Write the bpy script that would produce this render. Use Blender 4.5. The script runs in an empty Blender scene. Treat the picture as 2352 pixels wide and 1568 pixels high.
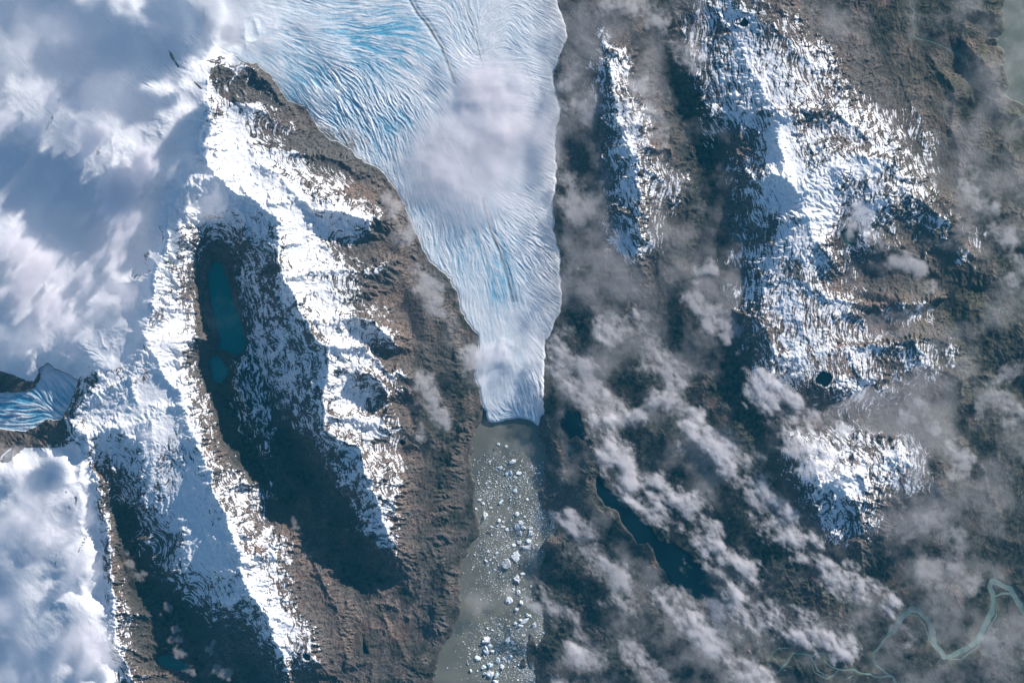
import bpy, math, time
import numpy as np
T0 = time.time()
def log(s): print("[scene] %6.1fs %s" % (time.time() - T0, s))

# ------------------------------------------------------------------ camera, sky, sun, exposure
# 1 unit is about 40 m on the ground; F coordinates are map coordinates (0..2352, 0..1568), y down
S = 0.435374
SUN_EL, SUN_AZ = 20.0, 42.0
HAZE = 6e-6
scene = bpy.context.scene
C = scene.collection
cam = bpy.data.cameras.new("camera"); camo = bpy.data.objects.new("camera", cam); C.objects.link(camo)
cam.sensor_width = 36.0; cam.lens = 36.0 * 10500.0 / 1024.0
cam.clip_start = 10.0; cam.clip_end = 30000.0
camo.location = (0, 0, 10500.0); camo.rotation_euler = (0, 0, 0)
scene.camera = camo
w = bpy.data.worlds.new("World"); scene.world = w; w.use_nodes = True
nt = w.node_tree; bg = nt.nodes["Background"]
sky = nt.nodes.new("ShaderNodeTexSky"); sky.sky_type = 'NISHITA'; sky.sun_disc = False
sky.sun_elevation = math.radians(SUN_EL); sky.sun_rotation = math.radians(SUN_AZ)
sky.altitude = 1500.0; sky.dust_density = 0.3; sky.ozone_density = 3.0
nt.links.new(sky.outputs[0], bg.inputs[0]); bg.inputs[1].default_value = 0.10
sun = bpy.data.lights.new("sun", 'SUN'); suno = bpy.data.objects.new("sun", sun); C.objects.link(suno)
sun.energy = 5.0; sun.angle = math.radians(0.5); sun.color = (1.0, 0.915, 0.84)
suno.rotation_euler = (math.radians(90 - SUN_EL), 0, math.radians(180 - SUN_AZ))
suno.location = (300, 300, 400)
scene.view_settings.view_transform = 'Standard'; scene.view_settings.look = 'None'
scene.view_settings.exposure = 0.35; scene.view_settings.gamma = 1.0
scene.render.engine = 'CYCLES'
cy = scene.cycles
cy.transparent_max_bounces = 48; cy.max_bounces = 12; cy.diffuse_bounces = 2; cy.volume_bounces = 12
cy.glossy_bounces = 1; cy.transmission_bounces = 2
cy.use_denoising = True
cy.sample_clamp_indirect = 4.0

# ------------------------------------------------------------------ numeric helpers
rng = np.random.default_rng(7)
_tab = rng.random(65536).astype(np.float32)
def vn(x, y, seed=0):
    """smooth value noise 0..1"""
    xi = np.floor(x); yi = np.floor(y)
    fx = (x - xi).astype(np.float32); fy = (y - yi).astype(np.float32)
    xi = xi.astype(np.int64); yi = yi.astype(np.int64)
    fx = fx * fx * fx * (fx * (fx * 6 - 15) + 10); fy = fy * fy * fy * (fy * (fy * 6 - 15) + 10)
    def hsh(a, b):
        k = (a * 73856093) ^ (b * 19349663) ^ (seed * 83492791 + 12345)
        k = (k ^ (k >> 13)) * 1274126177
        return _tab[(k ^ (k >> 16)) & 65535]
    a = hsh(xi, yi); b = hsh(xi + 1, yi); c = hsh(xi, yi + 1); d = hsh(xi + 1, yi + 1)
    return (a + (b - a) * fx) * (1 - fy) + (c + (d - c) * fx) * fy
def fbm(x, y, scale, octs=4, seed=0, gain=0.5):
    """fractal noise about -1..1; scale = size of the largest features"""
    o = 0; amp = 1.0; tot = 0
    ca, sa = math.cos(0.6), math.sin(0.6)
    x = x / scale; y = y / scale
    for k in range(octs):
        o = o + amp * (vn(x, y, seed + k * 17) * 2 - 1); tot += amp
        amp *= gain; x, y = (x * ca - y * sa) * 2.03 + 11.3, (x * sa + y * ca) * 2.03 - 7.1
    return (o / tot).astype(np.float32)
def ridged(x, y, scale, octs=4, seed=0):
    o = 0; amp = 1.0; tot = 0; x = x / scale; y = y / scale
    for k in range(octs):
        n = 1 - np.abs(vn(x, y, seed + k * 13) * 2 - 1); o = o + amp * n * n; tot += amp
        amp *= 0.5; x, y = (x * .8 - y * .6) * 2.07 + 5.3, (x * .6 + y * .8) * 2.07 + 1.7
    return (o / tot).astype(np.float32)
def sm(a, b, v):
    t = np.clip((v - a) / (b - a), 0, 1); return t * t * (3 - 2 * t)
def densify(pts, step=8.0, closed=False):
    pts = [tuple(map(float, p)) for p in pts]
    if closed: pts = pts + [pts[0]]
    out = []
    for a, b in zip(pts[:-1], pts[1:]):
        n = max(1, int(math.hypot(b[0] - a[0], b[1] - a[1]) / step))
        for k in range(n):
            t = k / n; out.append(tuple(a[i] + (b[i] - a[i]) * t for i in range(len(a))))
    out.append(pts[-1]); return out
def inpoly(X, Y, poly):
    """even-odd test, arrays in F coordinates"""
    P = np.array([(p[0], p[1]) for p in poly], float)
    res = np.zeros(X.shape, bool)
    bx = (X >= P[:, 0].min()) & (X <= P[:, 0].max()) & (Y >= P[:, 1].min()) & (Y <= P[:, 1].max())
    idx = np.nonzero(bx)
    if len(idx[0]) == 0: return res
    x = X[idx]; y = Y[idx]; c = np.zeros(x.shape, bool); n = len(P)
    for i in range(n):
        x1, y1 = P[i]; x2, y2 = P[(i + 1) % n]
        if y1 == y2: continue
        cond = (y1 > y) != (y2 > y)
        c ^= cond & (x < (x2 - x1) * (y - y1) / (y2 - y1) + x1)
    res[idx] = c; return res
def segdist(X, Y, line):
    """distance to a polyline and value (third coordinate) interpolated along it"""
    best = np.full(X.shape, 1e9, np.float32); val = np.zeros(X.shape, np.float32)
    for a, b in zip(line[:-1], line[1:]):
        dx, dy = b[0] - a[0], b[1] - a[1]; L = dx * dx + dy * dy + 1e-9
        t = np.clip(((X - a[0]) * dx + (Y - a[1]) * dy) / L, 0, 1)
        d = np.hypot(X - a[0] - t * dx, Y - a[1] - t * dy)
        m = d < best; best = np.where(m, d, best)
        if len(a) > 2: val = np.where(m, a[2] + (b[2] - a[2]) * t, val)
    return best.astype(np.float32), val
def bilin(A, x, y):
    """sample array A (row = y) at fractional indices"""
    h, w_ = A.shape; x = np.clip(x, 0, w_ - 1.001); y = np.clip(y, 0, h - 1.001)
    xi = x.astype(np.int32); yi = y.astype(np.int32)
    fx = (x - xi).astype(np.float32); fy = (y - yi).astype(np.float32)
    i = yi * w_ + xi; F_ = A.ravel()
    return (F_[i] * (1 - fx) + F_[i + 1] * fx) * (1 - fy) + (F_[i + w_] * (1 - fx) + F_[i + w_ + 1] * fx) * fy
def blur(A, n=1):
    for _ in range(n):
        A = (np.roll(A, 1, 0) + np.roll(A, -1, 0) + 2 * A) * .25
        A = (np.roll(A, 1, 1) + np.roll(A, -1, 1) + 2 * A) * .25
    return A

# ------------------------------------------------------------------ the map: water, ice, ridges and valleys
LAKES = {  # name: (level, polygon)
 'main': (0.0, [(1236,974),(1236,1002),(1253,1024),(1251,1071),(1251,1109),(1241,1134),(1243,1155),(1256,1172),(1281,1176),(1277,1226),(1268,1229),
   (1253,1246),(1243,1296),(1226,1326),(1221,1351),(1230,1390),(1251,1413),(1251,1456),(1236,1481),(1231,1526),(1240,1600),(1250,1700),(950,1700),(975,1600),(995,1570),
   (1000,1538),(1013,1488),(1043,1438),(1055,1401),(1058,1326),(1065,1283),(1085,1241),(1098,1226),(1100,1201),(1093,1176),(1088,1146),(1090,1109),(1083,1084),(1080,1046),
   (1090,1009),(1093,984),(1105,960),(1112,945),(1118,940),(1125,960),(1175,950),(1236,955)]),
 'valley': (14.0, [(492,602),(480,620),(478,642),(483,680),(490,717),(500,754),(506,784),(505,799),(530,809),(545,816),(558,809),(567,784),(562,767),(550,729),(537,692),(525,654),(515,617),(508,602)]),
 'small': (13.6, [(480,820),(500,815),(520,838),(525,858),(509,880),(490,873),(484,846)]),
 'southwest': (9.0, [(360,1508),(388,1501),(415,1513),(440,1531),(420,1541),(390,1533),(363,1521)]),
 'tarn': (41.0, [(1869,871),(1879,854),(1889,851),(1906,859),(1909,869),(1899,886),(1891,888),(1881,881),(1871,881)]),
 'notch': (37.0, [(1683,56),(1696,55),(1706,41),(1716,51),(1715,64),(1703,65),(1694,59)]),
 'cirque': (31.0, [(1930,534),(1949,527),(1961,534),(1963,552),(1956,566),(1941,562),(1934,552)]),
 'dark': (5.0, [(1301,931),(1318,934),(1331,949),(1336,971),(1352,1002),(1362,1018),(1356,1026),(1340,1010),(1322,1003),(1301,1009),(1288,989),(1288,971)]),
 'teal': (4.0, [(1304,1019),(1316,1019),(1315,1040),(1307,1051),(1303,1040)]),
 'fjord': (2.5, [(1368,1096),(1370,1134),(1390,1160),(1421,1176),(1428,1203),(1446,1226),(1463,1248),(1486,1243),(1501,1258),(1508,1288),(1531,1316),(1541,1338),(1596,1373),(1656,1396),
   (1680,1372),(1666,1338),(1601,1288),(1556,1250),(1511,1236),(1478,1188),(1438,1139),(1388,1121),(1376,1091)]),
 'east': (0.5, [(2309,-10),(2299,25),(2306,62),(2300,78),(2291,80),(2284,72),(2268,80),(2262,92),(2259,105),(2268,104),(2268,94),(2280,88),(2288,92),(2290,105),(2308,115),(2308,160),(2316,190),(2304,220),(2325,230),(2352,240),(2600,260),(2600,-10)]),
 'round': (38.0, [(694,1500),(702,1496),(712,1502),(714,1512),(700,1512)]),
 'drop': (11.0, [(836,1462),(842,1486),(848,1500),(834,1500),(832,1488)]),
 'pond': (24.0, [(918,1014),(924,1009),(930,1016),(925,1023),(919,1021)]),
 'lagoon': (9.0, [(1550,788),(1558,780),(1592,782),(1600,800),(1588,810),(1572,812),(1556,804)]),
}
GLACIER = [(470,-200),(470,60),(500,110),(560,141),(588,147),(610,165),(625,175),(648,212),(663,232),(682,240),(700,245),(713,265),(738,300),(755,318),(775,325),(808,345),(838,375),(875,392),(888,407),(913,437),(928,465),(938,492),(950,522),
 (968,562),(988,600),(1025,630),(1045,662),(1058,712),(1075,742),(1095,767),(1098,800),(1092,830),(1090,859),(1100,896),(1105,929),(1112,940),(1119,944),(1117,955),(1122,968),(1135,972),(1150,966),(1175,962),(1200,960),(1215,963),(1236,974),(1242,960),
 (1251,944),(1248,909),(1251,846),(1253,784),(1276,734),(1286,717),(1291,687),(1286,629),(1288,592),(1276,542),(1268,492),(1268,462),(1278,437),(1278,392),(1273,350),(1278,300),(1286,250),(1270,175),(1290,120),(1303,92),(1296,50),(1276,0),(1270,-200)]
OUTLET = [(-200,905),(0,903),(40,902),(80,890),(95,870),(92,850),(110,835),(135,850),(180,870),(170,900),(160,930),(140,960),(110,965),(85,975),(60,988),(0,985),(-200,985)]
ICEFIELD = [(-200,-200),(560,-200),(560,40),(570,100),(585,143),(540,150),(490,156),(476,200),(470,262),(455,300),(460,345),(420,430),(398,480),(375,600),(352,700),(330,770),(310,830),(190,866),(180,870),(135,850),(110,835),(92,850),(80,872),(0,880),(-200,880)]
ISLANDS = [[(1218,1452),(1226,1462),(1233,1488),(1228,1512),(1219,1536),(1212,1515),(1213,1480)],[(1203,1508),(1208,1516),(1206,1532),(1196,1528),(1197,1518)],[(1256,1170),(1260,1182),(1265,1200),(1261,1203),(1254,1186)],
 [(2266,92),(2274,89),(2286,92),(2290,106),(2266,106)]]
RIVERS = [  # width, points
 (12.5, [(2380,1440),(2352,1404),(2334,1371),(2319,1351),(2297,1339),(2280,1332),(2271,1342),(2279,1358),(2282,1376),(2276,1401),(2262,1436),(2244,1466),(2219,1489),(2189,1503),(2168,1508),(2148,1476),(2140,1446),(2130,1418),(2118,1408),(2106,1400),(2094,1396),(2077,1411),(2064,1426),(2054,1443),(2039,1456)]),
 (3.0, [(2290,1380),(2284,1420),(2262,1456),(2240,1490),(2206,1512),(2180,1514),(2160,1496)]),
 (2.4, [(2070,1404),(2090,1408),(2110,1416),(2126,1440),(2136,1470),(2150,1492)]),
 (2.0, [(2264,1456),(2270,1480),(2262,1500)]),
 (2.0, [(1764,1560),(1780,1548),(1800,1530),(1812,1514)]),(1.8, [(1880,1500),(1866,1524),(1872,1542),(1890,1552)]),
 (5.0, [(2282,1367),(2297,1362),(2324,1364),(2336,1375)]),
 (7.0, [(2148,1476),(2160,1500),(2170,1512),(2189,1503)]),
 (4.5, [(2039,1456),(2020,1478),(2008,1500),(2012,1524),(2030,1540),(2052,1551),(2064,1580)]),
 (4.0, [(2046,1549),(2020,1554),(1989,1544),(1954,1536),(1926,1536),(1904,1526),(1894,1514),(1889,1500),(1879,1498),(1864,1506),(1850,1502),(1820,1499),(1809,1516),(1794,1531),(1786,1546)]),
 (2.6, [(1926,1536),(1914,1549),(1896,1554),(1880,1539),(1872,1520),(1860,1506)]),
 (2.2, [(1794,1531),(1788,1520),(1776,1508),(1772,1498),(1790,1487),(1808,1486)]),
 (2.0, [(1954,1536),(1960,1550),(1940,1556)]),
 (2.0, [(1764,1530),(1766,1508),(1776,1496)]),
 (2.2, [(2097,0),(2092,15),(2100,28),(2096,50),(2101,82),(2134,95),(2164,103),(2189,118),(2216,132),(2224,162),(2230,195)]),
 (2.6, [(2380,1462-1200),(2352,265),(2329,278),(2322,300)]),
 (1.6, [(2176,1104+0),(2172,1124),(2180,1140)]),
 (1.6, [(2262,1268),(2278,1290),(2284,1310),(2288,1330)]),
 (1.5, [(1990,1388),(2010,1396),(2040,1402),(2046,1412)]),
]
# ridges: x, y, height
RIDGES = [
 [(500,410,60),(450,428,60),(420,440,60),(395,480,64),(375,600,68),(350,700,66),(335,780,62),(370,850,58),(420,925,58),(452,1010,60),(488,1110,61),(520,1190,62),(552,1290,62),(577,1350,60),(605,1405,56),(635,1460,50),(655,1510,44),(670,1568,38)],
 [(605,1405,56),(650,1430,44),(700,1440,34)], [(637,1470,48),(680,1490,38),(690,1540,30)],
 [(490,165,44),(478,210,50),(470,262,56),(462,310,58),(465,350,60),(500,410,60),(545,448,62),(588,465,62),(610,485,64),(645,508,66),(645,600,70),(655,650,72),(690,692,72),(700,730,72),(730,775,70),(760,790,66),(755,870,66),(745,920,66),(755,990,62),(800,1020,60),(835,1040,60),(850,1110,56),(870,1150,52),(895,1230,40),(905,1275,28)],
 [(490,165,44),(530,165,42),(575,165,40),(612,185,38),(640,225,34),(680,255,26)],
 [(545,235,42),(600,255,38),(660,290,32),(720,330,24)],
 [(560,355,44),(640,345,42),(740,360,36),(830,400,28)],
 [(610,470,62),(660,462,58),(672,440,56),(720,490,56),(790,498,56),(855,508,48)],[(672,440,56),(640,400,52),(600,380,50)],
 [(700,730,70),(760,740,58),(820,730,60),(862,742,58),(900,785,46),(940,800,26)],
 [(655,640,70),(740,620,52),(830,620,44),(900,600,34)],
 [(760,790,66),(840,800,56),(900,860,44),(950,870,30)],
 [(750,960,62),(820,965,52),(880,985,42),(940,980,26)],
 [(840,850,56),(875,880,54),(892,930,46),(880,985,42)],
 [(160,960,54),(205,1010,54),(235,1110,52),(250,1200,50),(260,1320,48),(260,1400,46),(275,1480,44),(320,1568,38),(360,1640,30)],
 [(205,1010,54),(250,990,52),(300,985,54),(360,950,56),(420,925,58)], [(160,960,54),(220,900,54),(300,860,56),(335,800,60)],
 [(360,950,56),(360,1060,50),(340,1160,40)], [(300,860,56),(320,920,54)],
 [(275,1480,44),(330,1500,26),(360,1500,18)], [(262,1400,46),(330,1410,24),(350,1430,16)],[(300,1540,42),(380,1545,24)],
 [(488,1110,61),(420,1130,46),(390,1190,36),(370,1250,26)],[(540,1250,60),(460,1210,48),(440,1300,40),(430,1370,28)],[(577,1350,60),(500,1390,40),(480,1450,24)],
 [(500,1130,60),(560,1110,44),(610,1105,34),(650,1150,24)],[(560,1290,61),(640,1240,44),(700,1220,28)],
 [(1380,60,24),(1390,110,30),(1405,200,38),(1425,280,42),(1450,370,45),(1468,450,44),(1458,540,38),(1450,600,26)],
 [(1405,130,34),(1360,150,24)],[(1450,370,45),(1500,400,32),(1530,430,26)],[(1458,540,38),(1500,560,26),(1560,620,20)],
 [(1640,0,30),(1680,60,34),(1720,150,40),(1760,225,46),(1790,270,49),(1785,330,52),(1805,400,56),(1835,450,55),(1850,500,53),(1870,560,52),(1905,600,46)],
 [(1700,20,42),(1770,60,44),(1830,120,42),(1870,160,38)],[(1790,270,58),(1860,250,50),(1920,260,46),(1980,310,44),(2040,340,38)],
 [(1835,450,62),(1890,400,58),(1935,375,54),(1965,362,53),(2005,365,52),(2040,380,50),(2065,405,46),(2078,440,43),(2110,470,42),(2170,520,34),(2240,590,22)],
 [(1850,500,58),(1780,520,46),(1740,600,38)],[(1805,400,64),(1720,420,42),(1690,460,30)],
 [(1870,560,52),(1800,600,46),(1760,650,42),(1750,740,42),(1780,820,42),(1850,820,42)],
 [(1760,650,42),(1830,640,44),(1900,680,40),(2000,695,36),(2100,690,30),(2168,690,24)],
 [(2045,440,50),(2000,470,46),(1990,540,38),(2050,570,34),(2120,600,26)],
 [(1850,820,42),(1950,800,40),(2050,790,36),(2150,780,30),(2190,800,24)],[(1950,800,40),(1980,870,34),(2060,900,26)],[(2100,800,34),(2150,860,24)],
 [(1820,1010,34),(1860,1060,44),(1885,1098,52),(1930,1100,50),(2000,1060,40),(2080,1040,32),(2140,1050,24)],
 [(1885,1098,52),(1875,1150,44),(1890,1190,32)],[(1930,1100,50),(1960,1160,44),(1980,1220,30)],[(2080,1060,32),(2130,1120,24)],
 [(2180,1000,20),(2260,1090,14),(2290,1180,10)],
 [(2240,30,16),(2290,30,14)],[(2230,115,22),(2262,140,20),(2275,190,20),(2285,215,16)],[(2300,120,12),(2300,200,12)],
 [(2050,60,12),(2100,40,14)],[(2150,140,16),(2180,200,18),(2190,300,20),(2200,400,16)],[(2080,200,20),(2120,280,24),(2120,360,26)],
 [(1262,960,11),(1275,1040,13),(1290,1100,12)],[(1330,1030,12),(1350,1080,13),(1335,1140,12),(1400,1190,12),(1470,1260,13),(1520,1320,10)],
 [(1268,1240,12),(1280,1290,12)],[(1330,1330,12),(1400,1420,14),(1380,1500,12)],
 [(1420,850,14),(1440,950,15),(1450,1020,12)],[(1540,1000,14),(1600,1120,14),(1680,1180,12)],[(1310,860,10),(1340,900,12)],
 [(960,1240,15),(1000,1150,13),(1040,1050,15),(1060,980,14)],[(1020,1330,12),(1000,1430,11)],[(730,1300,26),(780,1420,22),(800,1520,18)],[(860,1340,14),(900,1450,13),(940,1520,11)],
 [(1000,680,20),(1040,760,18),(1050,850,15)],[(940,580,22),(990,640,16)],
 [(2080,1440,7),(2100,1520,8)],[(2200,1568,8),(2300,1540,9),(2352,1520,9)],[(2180,1200,6),(2100,1260,6)],
]
VALLEYS = [
 [(500,500,40),(492,545,26),(500,580,20),(500,604,14)],[(515,820,13.8),(505,805,13.7)],[(506,880,13),(530,1000,12.5),(590,1080,12),(680,1180,11),(770,1260,10),(820,1330,9),(900,1400,7),(985,1470,3)],
 [(560,640,20),(590,800,18),(610,900,16),(660,1000,14),(720,1100,12.5),(780,1180,12)],
 [(745,700,50),(800,710,42),(870,700,32),(940,690,22)],[(835,785,36),(870,810,30),(905,835,24),(960,830,18)],[(800,930,44),(835,930,34),(862,925,30),(950,930,18)],[(700,480,50),(770,555,36),(850,560,30),(930,560,20)],
 [(840,1030,40),(930,1040,22),(1010,1070,12),(1080,1072,2)],[(600,300,34),(700,320,28)],
 [(215,1040,34),(240,1080,24),(270,1160,18),(300,1280,14),(340,1380,11),(380,1460,9.5)],[(440,1535,9),(520,1560,8),(600,1640,6)],[(560,1480,18),(590,1540,12),(620,1600,8)],
 [(400,850,48),(390,940,50),(430,1060,52)],[(400,1080,46),(430,1180,44),(480,1260,46)],
 [(1310,60,10),(1320,200,12),(1330,300,14),(1315,450,12),(1315,600,10),(1300,700,8),(1290,800,6),(1270,880,4),(1262,930,3)],
 [(1500,-50,14),(1500,60,12),(1540,200,11),(1585,290,10),(1610,340,10),(1625,430,10),(1625,560,12),(1632,700,11),(1600,780,9.5),(1580,860,9),(1500,940,7),(1400,1000,4)],
 [(1400,700,10),(1450,760,10),(1540,700,12)],[(1640,760,14),(1680,900,12),(1740,1000,12),(1760,1080,12),(1800,1200,9),(1860,1300,5)],
 [(1900,420,54),(1930,470,42),(1946,520,33)],[(1955,572,30),(1965,620,22),(2010,650,16),(2100,640,12),(2200,660,10),(2330,690,5)],
 [(1760,470,40),(1700,560,24),(1680,620,18)],[(1820,560,50),(1800,585,45)],
 [(1950,790,30),(2020,765,22),(2080,740,17),(2130,725,13),(2168,705,11),(2200,670,9),(2185,760,12)],
 [(1720,930,16),(1850,950,26),(1950,960,22),(2100,920,18),(2190,945,11),(2240,1010,8),(2280,1120,5),(2320,1200,3)],
 [(2060,150,12),(2000,50,12),(1930,30,14),(1900,-60,14)],[(2000,230,24),(2060,280,20)],[(2160,230,12),(2240,260,8),(2300,300,4)],[(2230,195,6),(2216,132,5),(2164,103,6),(2101,82,8),(2097,0,9)],
 [(2240,400,9),(2260,560,7),(2330,600,5)],[(2300,430,6),(2400,500,5)],[(2250,800,7),(2330,900,6)],[(2352,330,4),(2400,260,2)],
 [(1700,1420,2),(1800,1480,1.5),(1900,1500,1),(2000,1480,1),(2100,1450,1),(2200,1420,1),(2300,1380,1),(2352,1450,1)],[(2000,1350,3),(2200,1300,3),(2320,1300,3)],[(1700,1550,2),(1900,1600,1),(2150,1600,1)],
 [(1560,1480,3),(1500,1560,3)],[(1300,1480,4),(1290,1568,2)],[(1560,1220,4),(1640,1280,4),(1720,1330,3)],
 [(960,1400,6),(880,1350,8)],[(700,1568,14),(800,1580,10),(860,1500,11),(900,1560,9)],[(930,700,22),(960,760,20),(965,850,18),(985,950,12)],
]
FLAT = [  # broad snow plateaus: x, y, height used for both fields
 (0,0,40),(50,50,44),(250,60,42),(400,60,38),(480,20,27),(520,90,21.5),(540,20,22.5),(505,120,22.5),(470,60,27),(380,160,34),(200,180,38),(300,270,38),(430,230,44),(400,350,46),(330,420,46),(100,300,42),(30,380,46),(100,450,40),(220,520,38),(300,560,40),(330,480,44),(50,580,44),(150,640,42),(260,680,44),(60,740,44),(180,780,44),(290,720,48),(60,820,36),(150,815,38),(250,860,50),
 (20,945,14),(80,930,19),(130,900,25),(-50,860,34),(30,875,30),(60,1000,30),(110,985,34),(-40,1020,34),
 (50,1100,42),(130,1080,48),(170,1150,48),(60,1220,38),(180,1280,46),(50,1350,38),(180,1400,46),(50,1480,34),(150,1520,42),(230,1568,42),(30,1568,34),
 (340,900,50),(400,800,52),(1620,60,26),(1610,130,27),(1625,200,29),(1650,260,31),(1670,120,33),(1760,120,40),(1700,230,38),(1720,40,34),(1800,100,38),(1800,180,44),(1820,700,40),(1860,750,39),(1900,830,40),(1880,880,40.5),(1740,800,36),(1600,600,14),(1550,420,24),(1540,500,20)]
FLAT_E = [(2400,1568,3),(2400,1000,5),(2400,700,5),(2400,400,4),(1500,1640,4),(1350,1640,5),(2500,-100,1)]

def zglac(x, y):
    return np.interp(y, [-200, 0, 150, 300, 600, 900, 940, 975], [22, 18, 16.5, 14.5, 9.5, 4.6, 3.6, 1.6]) + np.clip((900 - x) * 0.012, 0, 5) * np.clip((500 - y) / 300, 0, 1)

rp, vp = [], []
for l in RIDGES: rp += densify(l, 9)
for l in VALLEYS: vp += densify(l, 9)
for nm, (lev, poly) in LAKES.items():
    if nm in ('east',): vp += [(x, y, lev) for x, y in densify(poly, 14, True) if x < 2420]
    else: vp += [(x, y, lev) for x, y in densify(poly, 9 if nm != 'main' else 12, True)]
vp += [(x, y, float(zglac(x, y)) - 0.3) for x, y in densify(GLACIER, 12, True) if not (x <= 562 and y < 142)]
for x, y, h in FLAT + FLAT_E: rp.append((x, y, h)); vp.append((x + 1, y + 1, h - 1.5))
for x, y in densify([(-200, 905), (90, 885), (110, 840), (180, 868), (160, 930), (60, 985), (-200, 985)], 12): vp.append((x, y, 14 + max(0, x) * 0.07))
rp = np.array(rp, np.float32); vp = np.array(vp, np.float32)

def idw(X, Y, P, eps=14.0):
    num = np.zeros(X.shape, np.float32); den = np.zeros(X.shape, np.float32); dm = np.full(X.shape, 1e12, np.float32)
    for x, y, h in P:
        d2 = (X - x) ** 2 + (Y - y) ** 2
        np.minimum(dm, d2, out=dm)
        w_ = 1.0 / (d2 + eps * eps); w_ *= w_
        num += w_ * h; den += w_
    return num / den, np.sqrt(dm)
CX0, CY0, CST = -130.0, -130.0, 4.0
cxs = np.arange(CX0, 2490, CST, dtype=np.float32); cys = np.arange(CY0, 1700, CST, dtype=np.float32)
CXg, CYg = np.meshgrid(cxs, cys)
Rf, dr = idw(CXg, CYg, rp); Vf, dv = idw(CXg, CYg, vp)
log("ridge and valley fields")
def coarse(A, x, y): return bilin(A, (x - CX0) / CST, (y - CY0) / CST)

# ------------------------------------------------------------------ erosion grid
EST = 2.0
exs = np.arange(-110, 2462, EST, dtype=np.float32); eys = np.arange(-110, 1678, EST, dtype=np.float32)
EX, EY = np.meshgrid(exs, eys)
wx = EX + 13 * fbm(EX, EY, 70, 3, 5) + 4 * fbm(EX, EY, 18, 2, 9); wy = EY + 13 * fbm(EX, EY, 70, 3, 6) + 4 * fbm(EX, EY, 18, 2, 10)
R_ = coarse(Rf, wx, wy) * (1 + .10 * np.exp(-((EX - 780) / 170) ** 2 - ((EY - 950) / 330) ** 2)); V_ = coarse(Vf, wx, wy); DR = coarse(dr, wx, wy); DV = coarse(dv, wx, wy)
t = DV / (DR + DV + 1e-3)
H = V_ + (R_ - V_) * t ** 1.05
rel = np.clip(R_ - V_, 1.5, 30)
mid = np.clip(4 * t * (1 - t), 0, 1) * 0.75 + 0.25
H = H + rel * mid * (0.42 * (ridged(wx, wy, 75, 4, 21) - .45)) + rel * 0.09 * fbm(EX, EY, 26, 3, 31) + 0.6 * (ridged(wx, wy, 40, 3, 23) - .4)
H = H.astype(np.float32)
gm = inpoly(EX, EY, GLACIER) ; om = inpoly(EX, EY, OUTLET)
im = inpoly(EX, EY, ICEFIELD)
im2 = im | inpoly(EX, EY, [(-200,1030),(130,1030),(190,1020),(215,1120),(235,1250),(245,1400),(255,1500),(300,1700),(-200,1700)])
soft = blur(im2.astype(np.float32), 12)
Hs = blur(H, 30)
H = H * (1 - soft) + (Hs * 0.6 + H * 0.4) * soft
hard = blur(np.clip(1 - gm.astype(np.float32) - 0.85 * soft - om, 0, 1), 2)
def erode(H, n, steps, batches, er=0.30, dep=0.30, cap=3.5, seed=1):
    g = np.random.default_rng(seed); h, w_ = H.shape; H = H.copy()
    for b in range(batches):
        x = g.random(n).astype(np.float32) * (w_ - 3) + 1; y = g.random(n).astype(np.float32) * (h - 3) + 1
        dx = np.zeros(n, np.float32); dy = np.zeros(n, np.float32); sed = np.zeros(n, np.float32); vel = np.ones(n, np.float32); wat = 1.0
        for s in range(steps):
            xi = x.astype(np.int32); yi = y.astype(np.int32); fx = x - xi; fy = y - yi; i = yi * w_ + xi; Fl = H.ravel()
            a, b_, c, d = Fl[i], Fl[i + 1], Fl[i + w_], Fl[i + w_ + 1]
            gx = (b_ - a) * (1 - fy) + (d - c) * fy; gy = (c - a) * (1 - fx) + (d - b_) * fx
            h0 = (a * (1 - fx) + b_ * fx) * (1 - fy) + (c * (1 - fx) + d * fx) * fy
            dx = dx * 0.1 - gx * 0.9; dy = dy * 0.1 - gy * 0.9; L = np.sqrt(dx * dx + dy * dy) + 1e-6; dx /= L; dy /= L
            nx = np.clip(x + dx, 1, w_ - 3); ny = np.clip(y + dy, 1, h - 3)
            h1 = bilin(H, nx, ny); dh = h1 - h0
            c_ = np.maximum(-dh, 0.01) * vel * wat * cap
            depo = np.where(dh > 0, np.minimum(dh, sed), np.where(sed > c_, (sed - c_) * dep, 0))
            ero = np.where((dh <= 0) & (sed < c_), np.minimum((c_ - sed) * er, -dh), 0)
            q = (depo - ero).astype(np.float32); sed = sed - q
            for k, ww in ((0, (1 - fx) * (1 - fy)), (1, fx * (1 - fy)), (w_, (1 - fx) * fy), (w_ + 1, fx * fy)):
                H += np.bincount(i + k, weights=q * ww, minlength=H.size).reshape(h, w_).astype(np.float32)
            vel = np.sqrt(np.maximum(vel * vel - dh * 0.4, 0.05)); wat *= 0.97
            x, y = nx, ny
    return H
He = erode(H * 1.0, 42000, 36, 10, cap=5.0)
log("erosion")
dE = np.clip(He - H, -5, 5)
H = H + dE * hard

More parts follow.
